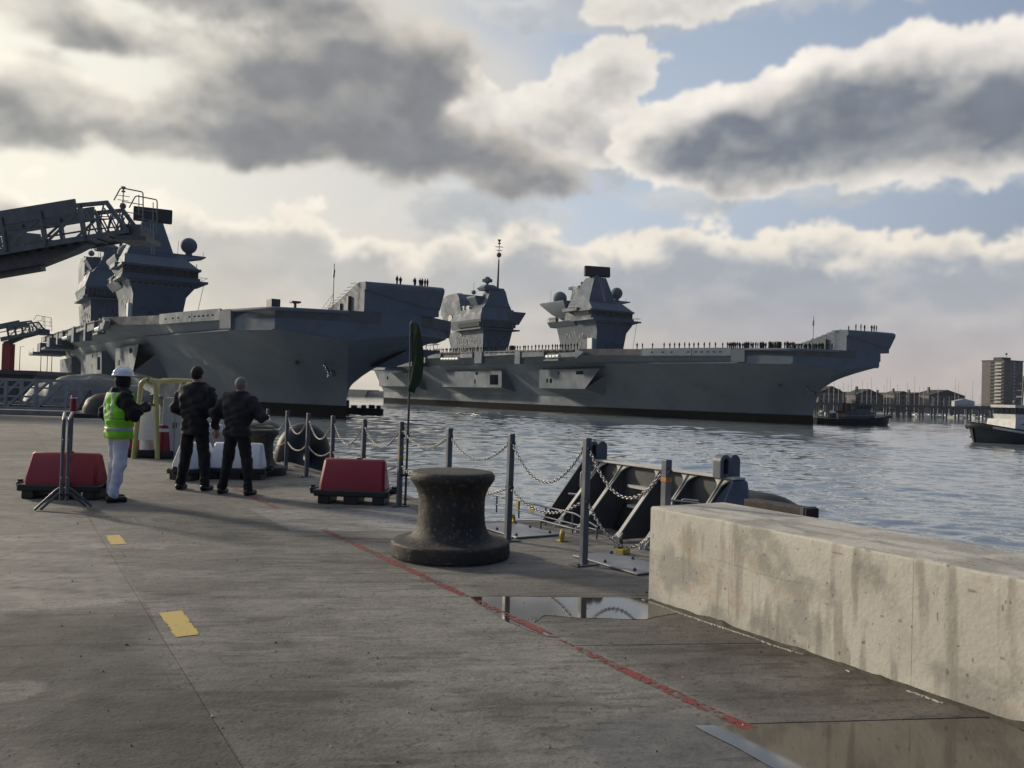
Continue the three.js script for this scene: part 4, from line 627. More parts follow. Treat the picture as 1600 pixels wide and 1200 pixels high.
  // starboard quarter galleries
  for (const [x0, x1, z1, y0, y1] of [[-228, -205, 39, 15.5, 16.4], [-224, -209, 36.5, 16.4, 20], [-196, -180, 37, 16.8, 17.5], [-194, -183, 35.5, 17.5, 21]]) part(ship, 'gallery', [span(x0, x1, y0, y1, 28, z1)], M.hull);
  part(ship, 'gallery_rail', [bent([[-228, 16.4, 38.9], [-228, 17.6, 38.9], [-205, 17.6, 38.9], [-205, 16.4, 38.9]], 0.06, 0.1)], M.steelDark);

  // forward island
  const fi = part(ship, 'forward_island', [tower([[20.2, -78, -59.4, 17.8, 28.5], [26.2, -80.4, -59, 16.9, 28.5], [28.6, -80.4, -58.6, 15.0, 29.3], [29.7, -80.4, -58.6, 14.6, 29.6]]), tower([[33.2, -69, -59, 14.2, 30.6], [35.6, -69.5, -61.2, 16.8, 30.2]]), tower([[34.4, -73, -61.6, 18.4, 30.2], [36.6, -72.5, -62.2, 19.4, 29.4], [44, -69, -64.2, 21.6, 26.2]])], M.island);
  part(fi, 'walkway', [span(-69.5, -57.2, 29.7, 30.2, 12.4, 31.4), tower([[29.0, -58.7, -58.2, 15, 29], [29.7, -58.7, -57.4, 13, 31]])], M.island);
  part(fi, 'walkway_rail', [bent([[-68, 31.1, 31.3], [-57.3, 31.1, 31.3], [-57.3, 31.1, 12.5], [-68, 31.1, 12.5]], 0.05, 0.1), ...[14, 17, 20, 23, 26, 29].map((z) => bar([-57.3, 30.2, z], [-57.3, 31.1, z], 0.04))], M.steelDark);
  part(fi, 'bridge', [span(-69, -59.2, 30.2, 31.05, 13.8, 30.9), span(-69, -59.2, 32.75, 33.3, 13.6, 31.1), span(-69, -60.2, 31.05, 32.75, 14.6, 30.1)], M.island);
  for (let i = 0; i < 13; i++) { const z = 14.35 + i * 1.26; const w = part(fi, 'window_pane', [box(0.06, 1.62, 1.1, -59.6, 31.9, z + 0.55, 0, 0, -0.12)], M.glass); if (i % 2 === 0) part(ship, 'window_mullion', [box(0.3, 1.75, 0.14, -59.55, 31.9, z - 0.07, 0, 0, -0.12)], M.island); }
  for (let i = 0; i < 5; i++) part(fi, 'window_pane', [box(1.3, 1.5, 0.06, -61.4 - i * 1.55, 31.9, 30.6)], M.glass);
  part(fi, 'porthole_row', [...[0, 1, 2, 3, 4, 5, 6, 7, 8, 9].map((i) => box(0.08, 0.5, 0.7, -58.62, 28.9, 16 + i * 1.4))], M.glass);
  for (const z of [20.4, 25.2]) part(fi, 'door', [span(-59.35, -59.2, 20.6, 22.7, z, z + 0.9)], M.island);
  part(fi, 'pennant_board', [span(-63, -60.6, 20.6, 24.2, 28.5, 29.2)], M.white);
  if (extra.number) part(fi, 'hull_number', plain(new TextGeometry(extra.number, { font, size: 1.35, depth: 0.05, curveSegments: 4 })).translate(-66.6, 24.0, 28.5), flatMat([0.06, 0.065, 0.07], 0.8));
  // aft half of the forward island: flag deck, lookout sponson, dome
  part(fi, 'aft_house', [tower([[28.5, -84, -69, 17, 29.4], [30.2, -84, -69, 17, 30.8]]), tower([[30.2, -76.5, -68, 18, 29], [33.2, -75.5, -68, 18.6, 29], [36.2, -75, -69, 19.4, 28.6]]), span(-74, -66, 33, 34, 28, 31.6), tower([[30.6, -79, -75, 21, 27], [33, -84, -75, 20, 29], [36.6, -89.4, -75, 21.5, 30.4], [37.1, -89.4, -75, 21.5, 30.4]])], M.island);
  part(fi, 'house_windows', [...[0, 1].map((i) => span(-74.6 + i * 2.2, -73 + i * 2.2, 33.4, 35.4, 28.7, 28.9)), ...[0, 1, 2, 3].map((i) => span(-70.4 + i * 0.9, -69.9 + i * 0.9, 32.2, 35.2, 29.0, 29.12))], M.glass);
  part(fi, 'flag_deck_rail', [bent([[-69, 31.5, 30.7], [-84, 31.5, 30.7], [-84, 31.5, 18]], 0.06, 0.1), ...[-72, -75, -78, -81, -84].map((x) => bar([x, 30.2, 30.7], [x, 31.5, 30.7], 0.05)), span(-83.5, -79.5, 30.2, 31.9, 29.2, 30.4)], M.steelDark);
  part(fi, 'satellite_dome', [ball(2.35, -83, 38.6, 26.5, 28, 20), cyl(1.2, 1.6, 1.6, -83, 36.9, 26.5)], M.island);
  part(fi, 'satellite_dome', [ball(1.95, -67, 39.9, 15, 28, 20), cyl(0.7, 1.0, 1.6, -67, 37.7, 15)], M.island);
  part(fi, 'dome_platform', [tower([[35.8, -68.5, -63, 16.2, 20], [36.9, -68.8, -64, 11.6, 20], [37.2, -68.8, -64, 11.6, 20]]), bar([-66, 35.4, 13.2], [-66, 31, 13.8], 0.09), bar([-66, 37.2, 11.8], [-66, 38.5, 11.8], 0.05)], M.island);
  part(fi, 'stub_mast', [tower([[36, -76, -71.6, 22, 27.5], [42, -75.4, -72.4, 23.5, 26.5]]), span(-79.5, -75, 41.3, 42.2, 24, 25.6), span(-72.2, -70.8, 37, 40.4, 24, 26), cyl(0.5, 0.5, 1.4, -72.5, 42.6, 25)], M.island);
  part(fi, 'whip_aerial', [bar([-68, 35.6, 17.5], [-68, 41, 17.2], 0.05), bar([-72, 36, 29], [-72, 41.5, 29.2], 0.05), bar([-84, 37, 29.5], [-84, 41, 29.5], 0.05), bar([-58.6, 30.2, 13], [-58.3, 20.5, 14.8], 0.06)], M.steelDark);
  const rp = part(fi, 'air_search_radar', [move(rbox(1.5, 3.3, 8.6, 0.25), 0, 1.7, 0, 0, 0, 0.1), box(1.2, 1.2, 3.6, -0.1, 0.0, 0.6)], M.radar); rp.position.set(-66.4, 44.4, 23.6); rp.rotation.y = extra.radar;
  part(fi, 'radar_pedestal', [cyl(0.9, 1.3, 1.2, -66.4, 44.2, 23.8, 16)], M.island);
  // aft island
  const ai = part(ship, 'aft_island', [tower([[21.6, -158, -132, 17.8, 28.6], [30.8, -162.5, -131.6, 15.8, 28.9]]), tower([[31.2, -157, -132, 15.4, 29.6], [34.8, -158.5, -131, 13.6, 30.6], [39.2, -152, -132.5, 15, 29.2]]), tower([[38.6, -143, -132.6, 15.6, 29], [42, -140, -133.4, 16.9, 26.6], [46.2, -138.4, -134, 17.9, 25], [47.6, -138, -134.4, 18.6, 22.6]])], M.island);
  part(ai, 'walkway', [span(-153, -129.8, 30.8, 31.3, 13.4, 31.2)], M.hull); part(ai, 'window_band', [span(-131.1, -130.8, 32, 34, 14.8, 29.8), span(-150, -132, 32, 33.8, 30.0, 30.5)], M.glass);
  part(ai, 'window_mullion', [...Array.from({ length: 14 }, (_, i) => span(-130.85, -130.7, 31.9, 34.1, 15 + i * 1.12, 15.16 + i * 1.12))], M.island);
  part(ai, 'forward_gallery', [tower([[33.5, -134, -131.4, 13, 17], [38, -135, -130.4, 10.6, 17], [38.4, -135, -130.4, 10.6, 17]])], M.island);
  part(ai, 'funnel', [loft([[33, -165, -150], [39, -169.5, -151.5], [44.6, -171.5, -153.5], [46.4, -166, -155], [46.8, -163, -156]].map(([y, a, b]) => [[a, y, 28.6], [b, y, 28.6], [b, y, 20], [a, y, 20]]), true, true, 0.3), cyl(1.3, 1.3, 1.4, -162, 47, 24, 16), cyl(1.1, 1.1, 1.2, -158.5, 46, 24, 16)], M.island);
  part(ai, 'funnel_grille', [cyl(1.7, 1.7, 0.2, -160.5, 36.5, 28.8, 22, Math.PI / 2)], M.steelGrey); part(ai, 'crane_arm', [loft([[[-164, 37, 26.6], [-164, 40, 26.6], [-164, 40, 24.6], [-164, 37, 24.6]], [[-175, 39, 26.2], [-175, 40.4, 26.2], [-175, 40.4, 25], [-175, 39, 25]]]), bar([-171, 39.4, 25.6], [-171, 34, 25.6], 0.08), ball(0.8, -173, 41, 25.6)], M.steelDark);
  part(ai, 'aerial_trestle', [...[-150, -145].flatMap((x) => [bar([x - 1.2, 39, 25], [x, 44, 25], 0.13), bar([x + 1.2, 39, 25], [x, 44, 25], 0.13), bar([x, 44, 25], [x, 48, 25], 0.06)]), span(-152, -143, 43.7, 44, 24.6, 25.2), span(-153, -150, 39, 41.2, 26, 28), span(-148, -145.5, 39, 41, 26, 28)], M.steelGrey);
  part(ai, 'sensor_platform', [tower([[40.5, -142, -138, 24.5, 28], [43.5, -144, -137, 23, 30], [44.2, -144, -137, 23, 30]]), ball(0.9, -142, 46, 28), bar([-142, 44, 28], [-142, 50, 28], 0.07), tower([[46.4, -139, -134, 21.5, 27.4], [47.4, -139.4, -133.6, 21, 28], [48.6, -138, -134.6, 23, 26.6]]), ball(1.4, -136.5, 50.6, 25, 16, 12), box(3, 1.2, 2.6, -136.5, 50.4, 25, 0, 0.4), cyl(0.4, 0.6, 1.4, -136.5, 49, 25)], M.island);
  part(ai, 'main_mast', [bar([-136, 47, 20.6], [-136, 59, 20.4], 0.5, 12, 0.28), bar([-136, 59, 20.4], [-136, 67, 20.4], 0.16, 8), ball(1.0, -136, 61, 20.4, 16, 12), ...[[62.8, 1.6], [64.2, 1.9]].flatMap(([y, l]) => [bar([-136, y, 20.4 - l], [-136, y, 20.4 + l], 0.1), bar([-136 - l, y, 20.4], [-136 + l, y, 20.4], 0.1)]), cyl(0.75, 0.3, 0.9, -136, 66.6, 20.4, 10), cyl(0.6, 0.6, 0.4, -136, 65.6, 20.4, 10)], M.steelDark);
  part(ai, 'side_fittings', [span(-150, -149, 28.6, 29.6, 28.9, 29.0), span(-147.6, -146.6, 28.6, 29.6, 28.9, 29.0), span(-146, -144.8, 26, 27.4, 28.8, 28.95)], M.island);
  // small fittings: vents, lockers, ladders, aerials and the safety nets folded along the deck edge
  const gr = rng(71), vents = []; for (let i = 0; i < 26; i++) { const z = 15.4 + gr() * 12.4, y = 21.2 + gr() * 6.6, w = 0.25 + gr() * 0.5; vents.push(box(0.16, 0.25 + gr() * 0.5, w, -59.06 - (y > 26 ? 0 : 0.22), y, Math.max(z, 18.4))); } for (let i = 0; i < 24; i++) { const x = -77 + gr() * 15, y = 21.2 + gr() * 6.6; vents.push(box(0.3 + gr() * 0.6, 0.3 + gr() * 0.8, 0.2, x, y, 28.5)); }
  part(fi, 'wall_vents', vents, M.steelDark).userData.kind = 'stuff';
  const vents2 = []; for (let i = 0; i < 40; i++) { const x = -156 + gr() * 23, y = 22.6 + gr() * 7.4; vents2.push(box(0.3 + gr() * 0.7, 0.3 + gr() * 0.9, 0.25, x, y, 28.75)); } for (let i = 0; i < 16; i++) vents2.push(box(0.2, 0.3 + gr() * 0.6, 0.3 + gr() * 0.5, -131.7, 23 + gr() * 6, 18 + gr() * 10));
  part(ai, 'wall_vents', vents2, M.steelDark).userData.kind = 'stuff';
  part(fi, 'ladder', [...Array.from({ length: 12 }, (_, i) => box(0.08, 0.06, 0.6, -61.2 - i * 0.04, 36.2 + i * 0.62, 24.2)), bar([-61.1, 36, 23.9], [-64, 43.6, 23.9], 0.05), bar([-61.1, 36, 24.5], [-64, 43.6, 24.5], 0.05)], M.steelGrey);
  part(fi, 'roof_rail', [bent([[-61.4, 36.6, 17], [-61.4, 36.6, 30]], 0.05, 0.1), ...Array.from({ length: 9 }, (_, i) => bar([-61.4, 35.6, 17 + i * 1.62], [-61.4, 36.6, 17 + i * 1.62], 0.04))], M.steelDark);
  part(ai, 'roof_rail', [bent([[-150, 40.2, 29], [-133, 40.2, 29], [-132.8, 40.2, 16]], 0.06, 0.1), ...Array.from({ length: 10 }, (_, i) => bar([-149 + i * 1.8, 39.1, 29], [-149 + i * 1.8, 40.2, 29], 0.05)), ...Array.from({ length: 6 }, (_, i) => bar([-147 + i * 2.3, 39.1, 26], [-147 + i * 2.3, 42 + gr() * 5, 26], 0.06))], M.steelDark);
  const nets1 = []; for (let i = 0; i < 60; i++) { const x = -228 + i * 3.7, z = deckZ(x); if (x < -62) nets1.push(box(2.9, 0.14, 1.1, x, deckY(x) - 0.35, z + 0.5, 0.25)); } part(ship, 'safety_nets', nets1, M.steelDark).userData.kind = 'stuff';
  part(ship, 'hull_strake', [tube([[-58, 16.35, 25.9], [-40, 16.1, 24.0], [-22, 15.95, 21.75], [-6, 15.75, 19.75], [5.9, 15.5, 16.3]], 0.16, 6, 40)], M.hull);
  part(ship, 'anchor', [box(0.5, 2.2, 0.4, 2.2, 9.2, 4.9, 0.5, 0, 0.3), box(1.8, 0.5, 0.5, 1.9, 8.2, 4.4, 0.5, 0, 0.3)], M.steelDark);
  // parked gear along the deck between the islands
  part(ship, 'deck_tractor', [rbox(3.2, 1.2, 2, 0.2, -112, deckY(-112) + 0.85, 28), rbox(1.3, 0.9, 1.8, 0.2, -111.2, deckY(-111) + 1.8, 28), ...[[-113, 27], [-111, 27], [-113, 29], [-111, 29]].map(([x, z]) => cyl(0.4, 0.4, 0.3, x, deckY(x) + 0.4, z, 12, Math.PI / 2))], M.steelDark);
  return ship;
}
const shipA = carrier('nearer grey aircraft carrier moored at the left, bow towards the quay', -31.03, -156.13, 33.6, { radar: -0.14 });
const shipB = carrier('farther grey aircraft carrier under way in mid harbour, crew lining its deck', 80.65, -221.17, 30.9, { radar: -0.3, number: 'R08' });

// ---------------------------------------------------------------- people: signed distance bodies meshed by surface nets
function nets(sdf, lo, hi, cell) {
  const n = [0, 1, 2].map((k) => Math.ceil((hi[k] - lo[k]) / cell) + 1), val = new Float32Array(n[0] * n[1] * n[2]), id = (i, j, k) => (k * n[1] + j) * n[0] + i;
  for (let k = 0; k < n[2]; k++) for (let j = 0; j < n[1]; j++) for (let i = 0; i < n[0]; i++) val[id(i, j, k)] = sdf(lo[0] + i * cell, lo[1] + j * cell, lo[2] + k * cell);
  const vert = new Int32Array(val.length).fill(-1), pos = [], idx = [];
  for (let k = 0; k + 1 < n[2]; k++) for (let j = 0; j + 1 < n[1]; j++) for (let i = 0; i + 1 < n[0]; i++) {
    let x = 0, y = 0, z = 0, c = 0;
    const edge = (a, b) => { const va = val[id(i + a[0], j + a[1], k + a[2])], vb = val[id(i + b[0], j + b[1], k + b[2])]; if ((va < 0) !== (vb < 0)) { const t = va / (va - vb); x += mix(a[0], b[0], t); y += mix(a[1], b[1], t); z += mix(a[2], b[2], t); c++; } };
    for (let e = 0; e < 4; e++) { const p = e & 1, q = e >> 1; edge([0, p, q], [1, p, q]); edge([p, 0, q], [p, 1, q]); edge([p, q, 0], [p, q, 1]); }
    if (c) { vert[id(i, j, k)] = pos.length / 3; pos.push(lo[0] + (i + x / c) * cell, lo[1] + (j + y / c) * cell, lo[2] + (k + z / c) * cell); }
  }
  for (let k = 1; k + 1 < n[2]; k++) for (let j = 1; j + 1 < n[1]; j++) for (let i = 1; i + 1 < n[0]; i++) {
    const v = val[id(i, j, k)] < 0, quad = (a, b, c, d, flip) => { if (a < 0 || b < 0 || c < 0 || d < 0) return; flip ? idx.push(a, c, b, a, d, c) : idx.push(a, b, c, a, c, d); };
    if (v !== val[id(i + 1, j, k)] < 0) quad(vert[id(i, j - 1, k - 1)], vert[id(i, j, k - 1)], vert[id(i, j, k)], vert[id(i, j - 1, k)], !v);
    if (v !== val[id(i, j + 1, k)] < 0) quad(vert[id(i - 1, j, k - 1)], vert[id(i, j, k - 1)], vert[id(i, j, k)], vert[id(i - 1, j, k)], v);
    if (v !== val[id(i, j, k + 1)] < 0) quad(vert[id(i - 1, j - 1, k)], vert[id(i, j - 1, k)], vert[id(i, j, k)], vert[id(i - 1, j, k)], !v);
  }
  const g = new THREE.BufferGeometry(); g.setAttribute('position', new THREE.Float32BufferAttribute(pos, 3)); g.setIndex(idx); g.computeVertexNormals();
  const uv = new Float32Array(pos.length / 3 * 2); for (let i = 0; i < uv.length / 2; i++) { uv[i * 2] = pos[i * 3] + pos[i * 3 + 2] * 0.7; uv[i * 2 + 1] = pos[i * 3 + 1]; } g.setAttribute('uv', new THREE.BufferAttribute(uv, 2)); return g;
}
const capsule = (a, b, ra, rb, fz = 1) => { const bx = b[0] - a[0], by = b[1] - a[1], bz = b[2] - a[2], l2 = bx * bx + by * by + bz * bz || 1e-9; return (x, y, z) => { const px = x - a[0], py = y - a[1], pz = z - a[2], h = clamp((px * bx + py * by + pz * bz) / l2), dx = px - bx * h, dy = py - by * h, dz = (pz - bz * h) * fz; return Math.sqrt(dx * dx + dy * dy + dz * dz) - mix(ra, rb, h); }; };
const ellip = (c, r) => (x, y, z) => { const a = (x - c[0]) / r[0], b = (y - c[1]) / r[1], d = (z - c[2]) / r[2], k = Math.sqrt(a * a + b * b + d * d); return (k - 1) * Math.min(...r) * (k < 1 ? 1 : 0.9); };
const smin = (a, b, k) => { const h = clamp(0.5 + 0.5 * (b - a) / k); return mix(b, a, h) - k * h * (1 - h); };
const blend = (list, k) => (x, y, z) => { let d = list[0](x, y, z); for (let i = 1; i < list.length; i++) d = smin(d, list[i](x, y, z), k); return d; };
// a figure facing +z; joints in metres for a height of 1.78
function skeleton(o) {
  const J = { hipL: [0.09, 0.93, 0], hipR: [-0.09, 0.93, 0], kneeL: [0.1 + o.stance, 0.5, 0.02], kneeR: [-0.1 - o.stance, 0.5, 0.02], ankL: [0.1 + o.stance * 2, 0.09, -0.02], ankR: [-0.1 - o.stance * 2, 0.09, -0.02], shL: [0.19, 1.44, 0], shR: [-0.19, 1.44, 0], neck: [0, 1.5, 0], head: [0, 1.66, 0.02], ...o.joints };
  return J;
}
function clothFold(x, y, z, a = 0.006) { return a * 1.1 * Math.sin(y * 15 + x * 9 + z * 12 + 2.2 * Math.sin(x * 11 - y * 7)) + a * (Math.sin(y * 46 + x * 19 + 3 * Math.sin(z * 17 + y * 8)) * 0.6 + Math.sin(y * 21 - x * 33 + z * 27) * 0.7); }
function figure(label, pos, turn, o) {
  const p = thing('person', label, 'person', pos, turn), J = skeleton(o); p.scale.setScalar(o.height / 1.78);
  const hd = J.head, legs = (g) => ['L', 'R'].flatMap((s) => [capsule(J['hip' + s], J['knee' + s], 0.082 + g, 0.058 + g), capsule(J['knee' + s], J['ank' + s], 0.056 + g, 0.04 + g)]), arms = (g) => ['L', 'R'].flatMap((s) => [capsule(J['sh' + s], J['el' + s], 0.052 + g, 0.042 + g), capsule(J['el' + s], J['wr' + s], 0.042 + g, 0.03 + g)]);
  const trunk = (g) => [capsule([0, 0.96, 0], [0, 1.16, 0], 0.13 + g, 0.13 + g, 1.25), capsule([0.0, 1.16, 0], [0, 1.36, 0], 0.135 + g, 0.15 + g, 1.35), capsule([-0.11, 1.4, 0], [0.11, 1.4, 0], 0.085 + g, 0.085 + g), capsule([-0.13, 1.28, 0], [0.13, 1.28, 0], 0.08 + g, 0.08 + g)];
  const face = [ellip([hd[0], hd[1] + 0.02, hd[2] - 0.01], [0.077, 0.105, 0.096]), ellip([hd[0], hd[1] - 0.05, hd[2] + 0.025], [0.058, 0.075, 0.068]), capsule([hd[0], hd[1] - 0.01, hd[2] + 0.085], [hd[0], hd[1] - 0.045, hd[2] + 0.105], 0.01, 0.014), ellip([hd[0], hd[1] - 0.085, hd[2] + 0.075], [0.024, 0.012, 0.012]), ellip([hd[0] + 0.079, hd[1] - 0.01, hd[2] - 0.01], [0.012, 0.032, 0.02]), ellip([hd[0] - 0.079, hd[1] - 0.01, hd[2] - 0.01], [0.012, 0.032, 0.02])];
  const bodyList = [...trunk(-0.025), ...legs(-0.012), ...arms(-0.01), capsule(J.neck, [hd[0], hd[1] - 0.05, hd[2] - 0.01], 0.058, 0.055)], bodyF = blend(bodyList, 0.04), faceF = blend(face, 0.018);
  const hands = ['L', 'R'].map((s) => { // palm and five fingers along the direction of the forearm
    const e = V(...J['el' + s]), w = V(...J['wr' + s]), f = w.clone().sub(e).normalize(), side = V(s === 'L' ? 1 : -1, 0, 0).addScaledVector(f, -f.x * (s === 'L' ? 1 : -1)).normalize(), dn = V(0, 0, 0).crossVectors(f, side).normalize(); if (dn.y > 0) dn.negate();
    const at = (a, b, c) => w.clone().addScaledVector(f, a).addScaledVector(side, b).addScaledVector(dn, c).toArray(), g = [capsule(at(0.015, 0, 0), at(0.085, 0, 0.004), 0.026, 0.03)];
    [-0.03, -0.01, 0.01, 0.03].forEach((b, i) => { const l = [0.062, 0.074, 0.07, 0.055][i]; g.push(capsule(at(0.09, b, 0.0), at(0.09 + l * 0.55, b * 1.05, 0.012), 0.0095, 0.009), capsule(at(0.09 + l * 0.55, b * 1.05, 0.012), at(0.09 + l * 0.75, b, 0.042), 0.009, 0.0075)); });
    g.push(capsule(at(0.03, -0.03, 0.005), at(0.07, -0.05, 0.03), 0.012, 0.01), capsule(at(0.07, -0.05, 0.03), at(0.1, -0.042, 0.045), 0.0098, 0.008));
    return { f: blend(g, 0.008), w };
  });
  const skin = flatMat([0.42, 0.25, 0.18], 0.55);
  const bodyGeo = nets(bodyF, [-0.5, 0.02, -0.3], [0.5, 1.62, 0.46], 0.02), headGeo = nets((x, y, z) => smin(faceF(x, y, z), capsule(J.neck, [hd[0], hd[1] - 0.05, hd[2] - 0.01], 0.056, 0.054)(x, y, z), 0.02), [hd[0] - 0.13, hd[1] - 0.19, hd[2] - 0.16], [hd[0] + 0.13, hd[1] + 0.17, hd[2] + 0.16], 0.006);
  const handGeo = hands.map(({ f, w }) => nets(f, [w.x - 0.2, w.y - 0.2, w.z - 0.2], [w.x + 0.2, w.y + 0.2, w.z + 0.2], 0.005));
  part(p, 'body', [bodyGeo, headGeo, ...handGeo], skin);
  for (const s of [-1, 1]) part(p, 'eye', [ball(0.011, hd[0] + s * 0.03, hd[1] + 0.012, hd[2] + 0.078, 10, 8)], flatMat([0.05, 0.04, 0.035], 0.2));
  // trousers, shoes, jacket
  const tro = blend([...legs(0.024), capsule([-0.06, 0.96, 0], [0.06, 0.96, 0], 0.125, 0.125, 1.1)], 0.045), clipT = (x, y, z) => Math.max(tro(x, y, z) + clothFold(x, y, z, 0.005), y - 1.02, 0.055 - y);
  part(p, 'trousers', nets(clipT, [-0.45, 0.02, -0.3], [0.45, 1.08, 0.35], 0.0125), o.trousers);
  for (const s of ['L', 'R']) { const a = J['ank' + s], sh = blend([capsule([a[0], 0.045, a[2] - 0.045], [a[0] * 1.08, 0.035, a[2] + 0.15], 0.046, 0.04), capsule([a[0], 0.06, a[2] - 0.01], [a[0], 0.1, a[2] - 0.01], 0.05, 0.048)], 0.03); const m = part(p, 'shoe', nets((x, y, z) => Math.max(sh(x, y, z), 0.003 - y), [a[0] - 0.12, -0.02, a[2] - 0.14], [a[0] + 0.14, 0.18, a[2] + 0.26], 0.009), o.shoes); part(m, 'sole', nets((x, y, z) => Math.max(sh(x, y + 0.0, z) - 0.004, y - 0.02, 0.0005 - y), [a[0] - 0.12, -0.02, a[2] - 0.14], [a[0] + 0.14, 0.06, a[2] + 0.26], 0.009), M.blackPlastic); }
  const jk = blend([...trunk(0.036), ...arms(0.032), capsule([-0.07, o.hem, 0], [0.07, o.hem, 0], 0.15, 0.15, 1.1), capsule([-0.06, 1.14, 0], [0.06, 1.14, 0], 0.15, 0.15, 1.12), capsule([-0.05, 1.44, -0.005], [0.05, 1.44, -0.005], 0.1, 0.1), capsule([0, 1.48, -0.005], [0, 1.55, -0.005], 0.09, 0.078)], 0.07);
  const cuff = (x, y, z) => { let d = -9; for (const s of ['L', 'R']) { const w = J['wr' + s], e = J['el' + s], f = [w[0] - e[0], w[1] - e[1], w[2] - e[2]], l = Math.hypot(...f), q = ((x - w[0]) * f[0] + (y - w[1]) * f[1] + (z - w[2]) * f[2]) / l; if (Math.hypot(x - w[0], y - w[1], z - w[2]) < 0.14) d = Math.max(d, q - 0.005); } return d; };
  part(p, 'jacket', nets((x, y, z) => Math.max(jk(x, y, z) + clothFold(x, y, z, 0.011), o.hem - y, y - 1.56, cuff(x, y, z)), [-0.54, o.hem - 0.04, -0.32], [0.54, 1.62, 0.46], 0.014), o.jacket);
  return { p, J, trunk, arms, hd };
}
const cloth = (rgb, rough = 0.95) => painted(rgb, rough, 0.25, 0.5), navy = cloth([0.011, 0.012, 0.016]), black = cloth([0.009, 0.009, 0.011]), charcoal = cloth([0.016, 0.016, 0.019]);
{ // man in a white helmet and lime vest, turned to the right, filming
  const f = figure('person in a white hard hat, lime vest and white trousers raising a phone', Q(11.93, 1.3), 138 * DEG, { height: 1.7, stance: 0.012, hem: 0.86, jacket: black, trousers: cloth([0.62, 0.63, 0.7]), shoes: flatMat([0.012, 0.011, 0.011], 0.5), joints: { elL: [0.31, 1.18, -0.07], wrL: [0.24, 0.98, 0.1], elR: [-0.3, 1.2, 0.06], wrR: [-0.17, 1.3, 0.29], head: [0, 1.65, 0.045], ankR: [-0.12, 0.09, -0.1], kneeR: [-0.11, 0.5, -0.02] } });
  const vest = blend(f.trunk(0.055), 0.05), low = blend([...f.trunk(0.056), capsule([-0.07, 0.9, 0], [0.07, 0.9, 0], 0.165, 0.165, 1.05), capsule([-0.06, 1.14, 0], [0.06, 1.14, 0], 0.166, 0.166, 1.08), capsule([-0.05, 1.44, -0.005], [0.05, 1.44, -0.005], 0.112, 0.112)], 0.07), hole = (x, y, z) => Math.max(0.085 - Math.hypot(Math.abs(x) - 0.25, (y - 1.38) * 0.75), 0.1 - Math.hypot(x, z - 0.05) - Math.max(0, 1.46 - y) * 3);
  const shell = (x, y, z) => Math.max(low(x, y, z) + clothFold(x, y, z, 0.006), 0.86 - y, y - 1.485, hole(x, y, z));
  const lime = painted([0.22, 0.62, 0.02], 0.8, 0.12, 0.5);
  const v = part(f.p, 'vest', nets(shell, [-0.3, 0.8, -0.28], [0.3, 1.52, 0.28], 0.0115), lime);
  const band = (a, b) => nets((x, y, z) => Math.max(shell(x, y, z) - 0.004, a - y, y - b), [-0.32, a - 0.03, -0.3], [0.32, b + 0.03, 0.3], 0.01), silver = flatMat([0.42, 0.43, 0.46], 0.45, { metalness: 0.2 });
  part(v, 'reflective_band', band(0.965, 1.015), silver); part(v, 'waist_seam', band(1.125, 1.14), black);
  for (const s of [-1, 1]) part(v, 'reflective_strip', nets((x, y, z) => Math.max(shell(x, y, z) - 0.004, Math.abs(x - s * 0.105) - 0.026, 1.14 - y), [-0.32, 1.1, -0.3], [0.32, 1.52, 0.3], 0.01), silver);
  const h = f.hd; part(f.p, 'balaclava', nets(blend([ellip([h[0], h[1] - 0.0, h[2] - 0.015], [0.092, 0.118, 0.105]), capsule([0, 1.48, 0], [h[0], h[1] - 0.08, h[2] - 0.02], 0.085, 0.075)], 0.04), [-0.14, 1.38, -0.15], [0.14, 1.79, 0.2], 0.01), black);
  const dome = (x, y, z) => { const d = ellip([h[0], h[1] + 0.07, h[2] - 0.012], [0.118, 0.118, 0.14])(x, y, z), brim = Math.max(ellip([h[0], h[1] + 0.072, h[2] + 0.012], [0.128, 0.05, 0.175])(x, y, z), Math.abs(y - h[1] - 0.072) - 0.006); return Math.max(smin(d, brim, 0.012), h[1] + 0.064 - y); };
  const hm = part(f.p, 'hard_hat', nets(dome, [-0.2, h[1] + 0.03, -0.22], [0.2, h[1] + 0.24, 0.26], 0.007), flatMat([0.72, 0.73, 0.76], 0.35)); part(hm, 'crown_ridge', nets((x, y, z) => Math.max(ellip([h[0], h[1] + 0.07, h[2] - 0.012], [0.124, 0.127, 0.147])(x, y, z), Math.abs(x) - 0.018, h[1] + 0.1 - y), [-0.05, h[1] + 0.08, -0.22], [0.05, h[1] + 0.24, 0.2], 0.007), flatMat([0.72, 0.73, 0.76], 0.35));
  const w = f.J.wrR;
  const ph = thing('mobile_phone', 'dark phone held up by the person in the lime vest', 'phone'); f.p.updateMatrixWorld(true); const wp = f.p.localToWorld(V(w[0] + 0.03, w[1] + 0.1, w[2] + 0.08)); ph.position.copy(wp); ph.rotation.y = 138 * DEG; part(ph, 'phone_case', [rbox(0.075, 0.15, 0.009, 0.004)], M.blackPlastic); part(ph, 'screen', [rbox(0.068, 0.14, 0.002, 0.001, 0, 0, -0.0055)], M.glass);
}
